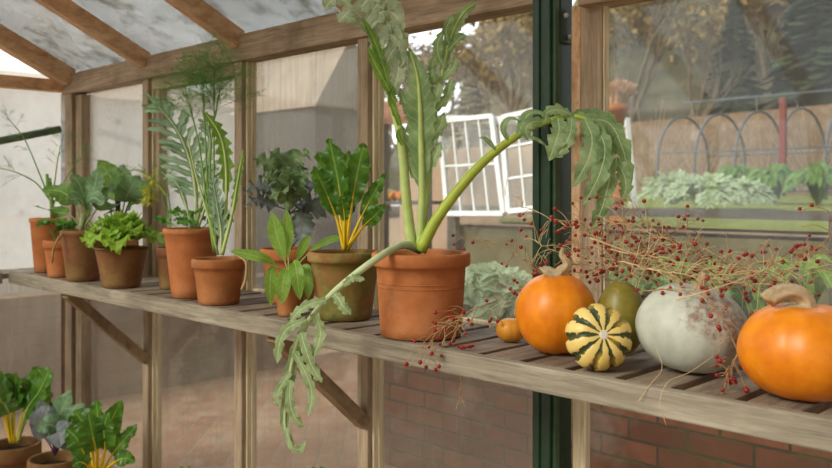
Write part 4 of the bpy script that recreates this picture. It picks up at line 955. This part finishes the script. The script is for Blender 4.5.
for k, (u, d_) in enumerate([(640, 3.5), (690, 4.1), (745, 3.4), (800, 4.0)]):
    b = W(u, 191, d_); b.z = .54
    clump('bed_shrub', 'low green leafy plant in the raised bed, number %s from the jamb' % ['one', 'two', 'three', 'four'][k], 'plant', b, .25, .40, 40, M['tooth'] if k % 2 else M['kohl2'], 50+k, 'bl', lw=.024)
# ------------------------------------------------------------------ outside: rail fence
M['rail'] = wood('dark_fence_wood', srgb(64,60,52), srgb(82,76,66), srgb(98,92,80), grain=(.2,1.6,1.6))
rf = thing('rail_fence', 'low dark timber rail on posts crossing the garden outside', 'fence', (-1, 4.95, 0))
MB().box((-.9, 4.97, 1.06), (7.3, .05, .055)).build('rail', M['rail'], rf, smooth=False)
for x in (-4.5, -3.3, -1.62, .1, 1.7): MB().box((x, 4.97, .5), (.09, .05, 1.1)).build('post', M['rail'], rf, smooth=False)
# ------------------------------------------------------------------ outside: stacked pots with a grass brush, ladder
b = W(617, 191, 6.3)
g0 = gz(b.x, b.y)
def flip_pot(name, label, c, rb, rt, h):
    o = MB().lathe(c, [(rt, 0), (rt, h*.22), (rt*.9, h*.23), (rb, h), (rb*.3, h)], 28, True).build(name, M['tc_or'], origin=c); return tag(o, label, 'pot', 'pots stacked in a column outside')
z = g0
for k, nm in enumerate(('lowest', 'second', 'third', 'topmost')):
    flip_pot('terracotta_pot', 'upturned terracotta pot, %s in the outdoor stack' % nm, V((b.x, b.y, z)), .045, .075-.004*k, .19); z += .184
tp = thing('potted_grass', 'terracotta pot with a dry brush of grass topping the outdoor stack', 'potted plant', (b.x, b.y, z+.01))
MB().lathe((b.x, b.y, z+.012), [(.05, 0), (.07, .11), (.084, .112), (.084, .16), (.075, .16), (.07, .12)], 28).build('pot', M['tc_or'], tp)
mb = MB(); rr = random.Random(6)
for k in range(800):
    a = rr.uniform(0, 6.28); q = rr.random()**.6; p = V((b.x, b.y, z+.14)); e = p+V((math.cos(a)*.13*q, math.sin(a)*.13*q, .23*rr.uniform(.7, 1.05)-.05*q))+RIGHT*.03*q
    mb.tube([p+V((math.cos(a)*.05*q, math.sin(a)*.05*q, 0)), p.lerp(e, .6)+V((0, 0, .02)), e], .0032, .0018, 3, cap=False)
mb.build('grass_tuft', plain('straw_grass', srgb(206,168,136), .8, .1), tp)
M['white'] = plain('white_painted_timber', srgb(222,224,224), .6, .3, .06, 12)
ld = thing('step_ladder', 'pale blue-white ladder leaning beside the stacked pots', 'ladder', W(636, 218, 6.55))
a0, a1 = W(627, 118, 6.75), W(636, 218, 6.55); s0 = RIGHT*-.22-TOCAM*.1
for k in range(2): MB().beam(a0+s0*k, a1+s0*k, .035, .03).build('rail', M['white'], ld, smooth=False)
for k in range(6):
    p = a0.lerp(a1, .08+k*.165); MB().beam(p, p+s0, .03, .02).build('rung', M['white'], ld, smooth=False)
# ------------------------------------------------------------------ outside: leaning white sashes
def sash(label, p00, p10, p01, nx, ny, fw=.04):
    """white glazed light: corner, along, up"""
    p00 = V(p00); ax = V(p10)-p00; ay = V(p01)-p00; nn = ax.cross(ay).normalized()
    r = thing('window_sash', label, 'window sash', p00)
    f = MB()
    for q in (0, 1): f.beam(p00+ay*q, p00+ax+ay*q, fw, .035, nn); f.beam(p00+ax*q, p00+ay+ax*q, fw, .035, nn)
    f.build('frame', M['white'], r, smooth=False)
    for k in range(1, nx): MB().beam(p00+ax*k/nx, p00+ax*k/nx+ay, .013, .02, nn).build('glazing_bar', M['white'], r, smooth=False)
    for k in range(1, ny): MB().beam(p00+ay*k/ny, p00+ay*k/ny+ax, .018, .02, nn).build('glazing_bar', M['white'], r, smooth=False)
    g = MB(); i = [g.vert(p) for p in (p00, p00+ax, p00+ax+ay, p00+ay)]+[g.vert(p+nn*.004) for p in (p00, p00+ax, p00+ax+ay, p00+ay)]
    for q in ((0,1,2,3), (7,6,5,4)): g.face([i[t] for t in q])
    g.build('glass', M['glass_mid'], r, smooth=False); return r
M['shed'] = plain('pink_beige_render', srgb(176,148,124), .9, .1, .12, 3)
sash('large white glazed sash leaning outside, left of the green post', W(448, 214, 6.6), W(504, 214, 6.2), W(440, 122, 7.0), 4, 2)
sash('narrow white glazed sash leaning outside, touching the green post', W(509, 212, 6.1), W(560, 206, 5.8), W(502, 118, 6.5), 3, 3)
MB()
o = MB().beam(W(440, 119, 7.05), W(560, 122, 6.3), .12, .06).build('white_ledge', M['white'], smooth=False, origin=W(500, 119, 6.6)); tag(o, 'white ledge board along the top of the leaning sashes', 'ledge')
# rendered wall behind the sashes
p0, p1 = W(405, 191, 8.6), W(560, 191, 7.1)
mb = MB(); mb.beam(V((p0.x, p0.y, .75)), V((p1.x, p1.y, .75)), .14, 1.7); o = mb.build('rendered_wall', M['shed'], smooth=False, origin=(p0.x, p0.y, -.1)); tag(o, 'pinkish beige garden wall behind the leaning sashes', 'wall', kind='structure')
# display shelter with squashes
M['tile'] = plain('brown_tiles', srgb(132,88,66), .85, .15, .3, 9)
sp0 = W(412, 191, 7.05)
shl = thing('display_shelter', 'small open wooden shelter with brown roof outside, behind the cardoon', 'shelter', (sp0.x, sp0.y, -.06))
e0, e1 = W(380, 124, 7.2), W(434, 124, 6.8)
up = V((0, 0, .18))-TOCAM*.35
mb = MB(); i = [mb.vert(p) for p in (e0, e1, e1+up, e0+up)]+[mb.vert(p+V((0, 0, .05))) for p in (e0, e1, e1+up, e0+up)]
for q in ((0,3,2,1), (4,5,6,7), (0,1,5,4), (1,2,6,5), (2,3,7,6), (3,0,4,7)): mb.face([i[t] for t in q])
mb.build('roof', M['tile'], shl, smooth=False)
for p in (e0+RIGHT*.03, e1-RIGHT*.05, e0+up+RIGHT*.03, e1+up-RIGHT*.05): MB().box((p.x, p.y, (p.z-.06)/2), (.05, .05, p.z+.06)).build('post', M['rail'], shl, smooth=False)
t0, t1 = W(381, 203, 7.25), W(433, 203, 6.85)
MB().beam(t0+up*.5+V((0, 0, -.09)), t1+up*.5+V((0, 0, -.09)), .32, .03).build('shelf_board', M['rail'], shl, smooth=False)
MB().beam(t0+up*.5+V((0, 0, -.5)), t1+up*.5+V((0, 0, -.5)), .32, .03).build('shelf_board', M['rail'], shl, smooth=False)
for k, (f, mm, s, lab) in enumerate([(.04, 'or', .06, 'orange squash leftmost on the shelter shelf'), (.13, 'ol', .065, 'green squash second on the shelter shelf'), (.23, 'or', .055, 'orange squash third on the shelter shelf'), (.34, 'or', .05, 'orange squash fourth on the shelter shelf')]):
    p = (t0+up*.5).lerp(t1+up*.5, f+.03); p.z += -.09+.015+s*.8
    mb = MB(); mb.lathe((p.x, p.y, p.z), [(s*math.cos(b_)*(1), s*.8*math.sin(b_)) for b_ in [-1.5+3.0*q/10 for q in range(11)]], 20, True)
    o = mb.build('squash', M[mm], origin=(p.x, p.y, p.z-s*.8)); tag(o, lab, 'squash', 'squashes on the shelter shelf')
# ------------------------------------------------------------------ outside: hoops, back wall, red post
M['hoop'] = plain('dark_metal_hoop', srgb(84,92,100), .5, .4)
M['backbrick'] = brickmat('far_brick_wall', srgb(128,102,80), srgb(148,122,98), srgb(136,122,106), 'xz', .45, .15)
ga = W(600, 191, 22); gb = W(900, 191, 15.5)
gd = (gb-ga); 
mb = MB(); zt = 2.9
mb.box(((ga.x+gb.x)/2, (ga.y+gb.y)/2, 1.6), (gd.length+2, .3, 2.6), Matrix.Rotation(math.atan2(gd.y, gd.x), 3, 'Z'))
o = mb.build('garden_wall', M['backbrick'], smooth=False, origin=(0, 0, 0)); tag(o, 'tall brick garden wall in the distance behind the hoops', 'wall', kind='structure')
hA, hB = W(684, 191, 16.3), W(900, 191, 13.4)
tn = thing('hoop_arch_tunnel', 'row of dark metal hoops forming an arched walk outside', 'arches', ((hA+hB)/2-V((0, 0, .5))))
hd = (hB-hA).normalized(); hs = V((-hd.y, hd.x, 0))
for k in range(6):
    p = hA.lerp(hB, k/5); g = gz(p.x, p.y)-.1
    P = [V((p.x, p.y, g))-hs*.9]+[V((p.x, p.y, 1.73))+hs*(-.9*math.cos(math.pi*q/12))+V((0, 0, .9*math.sin(math.pi*q/12))) for q in range(13)]+[V((p.x, p.y, g))+hs*.9]
    MB().tube(P, .023, .023, 8).build('hoop', M['hoop'], tn)
for (s, z) in ((-.9, 1.9), (.9, 1.9), (0, 2.9), (-.9, 1.2)):
    a_ = hA+hs*s; b_ = hB+hs*s; MB().tube([V((a_.x, a_.y, z)), V((b_.x, b_.y, z))], .018, .018, 6).build('rail', M['hoop'], tn)
p = W(783, 191, 13.2); o = MB().box((p.x, p.y, 1.95), (.09, .09, 1.42)).build('red_post', plain('red_paint', srgb(128,56,48), .6), smooth=False, origin=(p.x, p.y, 1.0)); tag(o, 'red painted post standing among the hoops', 'post')
# fan-trained bare shrubs on the wall
M['bare'] = plain('bare_branch', srgb(176,156,130), .9, .1, .2, 10)
for k, (u, d_) in enumerate([(650, 18.5), (700, 18.2), (765, 17.2), (815, 16.4)]):
    b = W(u, 191, d_); rr = random.Random(60+k); b.z = gz(b.x, b.y)-.1; mb = MB()
    for q in range(26):
        a = math.radians(rr.uniform(-62, 62)); l = rr.uniform(1.0, 2.0); e = b+RIGHT*math.sin(a)*l+ZUP*(math.cos(a)*l+.2)+TOCAM*rr.uniform(-.2, .2)
        mb.tube([b+ZUP*.2, b.lerp(e, .5)+ZUP*.05, e], .016, .006, 4, cap=False)
    mb.tube([b, b+ZUP*.35], .05, .03, 6)
    o = mb.build('fan_trained_shrub', M['bare'], origin=b); tag(o, ['bare fan-trained shrub on the far wall, nearest the ladder', 'bare fan-trained shrub left within the hoops', 'bare fan-trained shrub by the red post', 'bare fan-trained shrub at the right edge'][k], 'shrub')
# artichoke mound near the lawn
for k, (u, d_, r, hg) in enumerate([(672, 9.6, .40, .42), (707, 8.6, .36, .44), (738, 9.4, .36, .36)]):
    b = W(u, 191, d_); b.z = gz(b.x, b.y)
    clump('artichoke_plant', ['silvery artichoke mound outside, left of three', 'silvery artichoke mound outside, middle of three', 'silvery artichoke mound outside, right of three'][k], 'plant', b, r, hg, 24, M['card_grey'], 70+k, lw=.045)
for k, (u, d_, lab) in enumerate([(735, 12.2, 'dark green shrub under the hoops, left of three'), (772, 11.4, 'dark green shrub under the hoops, middle of three'), (818, 10.8, 'dark green shrub under the hoops, right of three')]):
    b = W(u, 191, d_); b.z = gz(b.x, b.y)
    clump('garden_shrub', lab, 'shrub', b, .36, .62, 70, M['kohl2'], 90+k, 'bl', lw=.05)
# ------------------------------------------------------------------ outside: buildings at the left
M['wpaint'] = plain('white_wall_paint', srgb(236,236,232), .8, .2, .04, 2)
M['wglass'] = plain('grey_window_glass', srgb(206,210,210), .2, .5, .1, 2)
bl = thing('white_outbuilding', 'long white outbuilding beyond the end of the greenhouse', 'building', (-9.5, 1, -.1))
MB().box((-9.5, .6, 1.0), (2.6, 9.4, 2.3)).build('wall', M['wpaint'], bl, smooth=False)
mb = MB(); i = [mb.vert(p) for p in ((-8.0, -4.3, 2.12), (-8.0, 5.5, 2.12), (-9.5, 5.5, 2.5), (-9.5, -4.3, 2.5), (-11, -4.3, 2.12), (-11, 5.5, 2.12))]
for q in ((0,1,2,3), (3,2,5,4), (0,3,4), (1,5,2)): mb.face([i[t] for t in q])
M['roofpale'] = plain('pale_tan_roof', srgb(178,160,140), .85, .15, .15, 4)
mb.build('roof', M['roofpale'], bl, smooth=False)
for k, y in enumerate((3.0, 4.4)):
    w = MB(); 
    for q in (-.45, 0, .45): w.box((-8.17, y+q, 1.45), (.06, .05, .95))
    for q in (-.45, 0, .45): w.box((-8.17, y, 1.45+q), (.06, .95, .05))
    f = w.build('window', M['white'], bl, smooth=False); MB().box((-8.185, y, 1.45), (.03, .9, .9)).build('pane', M['wglass'], f, smooth=False)
gh = thing('grey_outbuilding', 'dark grey outbuilding with tan roof behind the kale and misted pane', 'building', (-9, 8.5, -.1))
MB().box((-10.3, 7.6, 1.1), (3.0, 1.2, 2.42)).build('wall', plain('dark_grey_wall', srgb(92,88,84), .9, .1, .15, 2), gh, smooth=False)
mb = MB(); i = [mb.vert(p) for p in ((-11.9, 6.95, 2.32), (-8.75, 6.95, 2.32), (-8.75, 7.6, 3.35), (-11.9, 7.6, 3.35), (-11.9, 8.25, 2.32), (-8.75, 8.25, 2.32))]
for q in ((0,1,2,3), (3,2,5,4), (0,3,4), (1,5,2)): mb.face([i[t] for t in q])
mb.build('roof', M['roofpale'], gh, smooth=False)
# ------------------------------------------------------------------ outside: wooded hill
m, nt, out = mat('wooded_hillside')
co = objco(nt); n = noise_(nt, co, .35, 8, .7); n2 = noise_(nt, co, 1.6, 5, .7)
c = ramp(nt, n, [(.3, srgb(62,66,52)), (.5, srgb(96,92,72)), (.7, srgb(128,116,94))]); c = mixc(nt, math_(nt, 'MULTIPLY', n2, .6), c, srgb(48,56,44))
bsdf(nt, out, c, 1.0, .0)
mb = MB(); rows = []
for i in range(61):
    u = 330+i*15; row = []
    for j in range(9):
        d_ = 42+j*7; g = W(u, 191, d_); k = j/8
        hgt = 1+(24+4*math.sin(u*.011)+3*noise.noise(V((u*.02, j*.4, 1))))*k**.8*min(1, max(.25, (u-330)/260))
        row.append(mb.vert((g.x, g.y, hgt+1.2*noise.noise(V((u*.05, j*1.1, 3))))))
    rows.append(row)
for i in range(60):
    for j in range(8): mb.face((rows[i][j], rows[i+1][j], rows[i+1][j+1], rows[i][j+1]))
tag(mb.build('wooded_hill', m), 'dark wooded hillside filling the distance', 'hill', kind='structure')
M['conif'] = plain('conifer_needles', srgb(58,70,46), .9, .1, .3, 2)
M['pale_con'] = plain('silvery_conifer_needles', srgb(158,152,128), .9, .1, .25, 2)
M['brownleaf'] = plain('autumn_leaf', srgb(136,116,74), .9, .1, .3, 2)
M['bark'] = plain('grey_bark', srgb(110,98,82), .9, .1, .25, 6)
def conifer(name, label, b, h, r, m, seed, n=700):
    rr = random.Random(seed); root = thing(name, label, 'tree', b); b = V(b)
    MB().tube([b, b+ZUP*h*.95], r*.07, .02, 7).build('trunk', M['bark'], root)
    mb = MB()
    for k in range(n):
        z = rr.random()**1.2; rad = r*(1-z)*rr.uniform(.5, 1)+.05; a = rr.uniform(0, 6.283)
        p = b+V((math.cos(a)*rad*.35, math.sin(a)*rad*.35, h*(.06+.92*z))); e = b+V((math.cos(a)*rad, math.sin(a)*rad, h*(.06+.92*z)-rad*.25))
        w = V((-math.sin(a), math.cos(a), rr.uniform(-.3, .3)))*r*.11
        i = [mb.vert(x) for x in (p, e+w, e+(e-p)*.25, e-w)]; mb.face(i)
    mb.build('foliage', m, root); return root
def bare_tree(name, label, b, h, seed, leaf=None, nl=500):
    rr = random.Random(seed); root = thing(name, label, 'tree', b); b = V(b); mb = MB(); tips = []
    def br(p, d, l, r, lev):
        e = p+d*l; mid = p.lerp(e, .5)+V((rr.uniform(-1, 1), rr.uniform(-1, 1), 0))*l*.05
        mb.tube([p, mid, e], r, r*.6, 5 if lev < 2 else 3, cap=False)
        if lev >= 4: tips.append(e); return
        for k in range(3 if lev else 4):
            dd = (d+V((rr.uniform(-1, 1), rr.uniform(-1, 1), rr.uniform(-.3, .8)))*.75).normalized()
            br(p.lerp(e, rr.uniform(.55, 1)), dd, l*rr.uniform(.55, .8), r*.55, lev+1)
    br(b, ZUP, h*.34, h*.018, 0); mb.build('branches', M['bark'], root)
    if leaf:
        lf = MB()
        for k in range(nl):
            t = rr.choice(tips)+V((rr.gauss(0, 1), rr.gauss(0, 1), rr.gauss(0, 1)))*h*.035; s = h*.016
            d1 = V((rr.uniform(-1, 1), rr.uniform(-1, 1), rr.uniform(-1, 1)))*s; d2 = V((rr.uniform(-1, 1), rr.uniform(-1, 1), rr.uniform(-1, 1)))*s
            lf.face([lf.vert(t+d1), lf.vert(t+d2), lf.vert(t-d1), lf.vert(t-d2)])
        lf.build('foliage', leaf, root)
    return root
def gp_(u, d_): 
    b = W(u, 191, d_); b.z = gz(b.x, b.y)-.03 if u > 505 else -.15; return b
conifer('conifer_tree', 'pale conical conifer standing behind the leaning sashes', gp_(470, 30), 6.4, 1.6, M['pale_con'], 1, 1500)
conifer('conifer_tree', 'dark broad conifer at the upper right beyond the hoops', gp_(822, 31), 10.5, 3.4, M['conif'], 2, 1500)
conifer('conifer_tree', 'dark conifer right of centre beyond the hoops', gp_(735, 40), 9.5, 2.6, M['conif'], 3, 1300)
TL = [(418, 24, 7, 0), (436, 40, 12, 1), (500, 46, 14, 1), (512, 25, 7, 1), (548, 36, 12, 1), (634, 28, 9, 0), (655, 60, 18, 1), (694, 26, 7, 0), (775, 52, 16, 1), (388, 58, 15, 0)]
TN = ['left of the pale conifer', 'just left behind the pale conifer', 'right of the pale conifer', 'near the green post top', 'behind the green post', 'above the outdoor pot stack', 'left of the far conifers', 'in front of the wooded slope above the hoops', 'between the two dark conifers', 'farthest left on the skyline']
for k, (u, d_, h, lf) in enumerate(TL):
    bare_tree('deciduous_tree', ('brown-leaved' if lf else 'bare')+' tree '+TN[k], gp_(u, d_), h, 80+k, M['brownleaf'] if lf else None, 1400)
# ------------------------------------------------------------------ world, sun, camera
w = bpy.data.worlds.new('World'); SC.world = w; w.use_nodes = True; nt = w.node_tree; nt.nodes.clear()
out = nt.nodes.new('ShaderNodeOutputWorld'); bg = nt.nodes.new('ShaderNodeBackground')
tc = nt.nodes.new('ShaderNodeTexCoord'); n = noise_(nt, tc.outputs['Generated'], 2.4, 5, .6)
c = ramp(nt, n, [(.35, srgb(206,216,228)), (.6, srgb(250,248,244))])
dn = nt.nodes.new('ShaderNodeVectorMath'); dn.operation = 'DOT_PRODUCT'; nt.links.new(tc.outputs['Generated'], dn.inputs[0]); dn.inputs[1].default_value = tuple(V((-1, .12, .38)).normalized())
sk = math_(nt, 'ADD', math_(nt, 'MULTIPLY', math_(nt, 'POWER', math_(nt, 'MAXIMUM', dn.outputs['Value'], 0.0), 2.5), 3.1), .62)
nt.links.new(sk, bg.inputs[1])
nt.links.new(c, bg.inputs[0]); nt.links.new(bg.outputs[0], out.inputs[0])
s = bpy.data.lights.new('Sun', 'SUN'); s.energy = 3.2; s.angle = math.radians(24); s.color = (1, .95, .86)
so = bpy.data.objects.new('Sun', s); COL.objects.link(so)
so.rotation_euler = V((.14, .8, -.55)).to_track_quat('-Z', 'Y').to_euler(); so.location = (0, 0, 9)
cam = bpy.data.cameras.new('Camera'); co_ = bpy.data.objects.new('Camera', cam); COL.objects.link(co_)
co_.location = (0, 0, CAMZ); co_.rotation_euler = (math.pi/2, 0, math.atan2(CA, SA))
cam.sensor_width = 36; cam.lens = 36*CF/832; cam.shift_y = -43/832; cam.clip_start = .02; cam.clip_end = 500
cam.dof.use_dof = True; cam.dof.focus_distance = 1.7; cam.dof.aperture_fstop = 5.6
SC.camera = co_
vs = SC.view_settings; vs.view_transform = 'Standard'; vs.look = 'None'; vs.gamma = 1; vs.use_curve_mapping = False; vs.exposure = .42
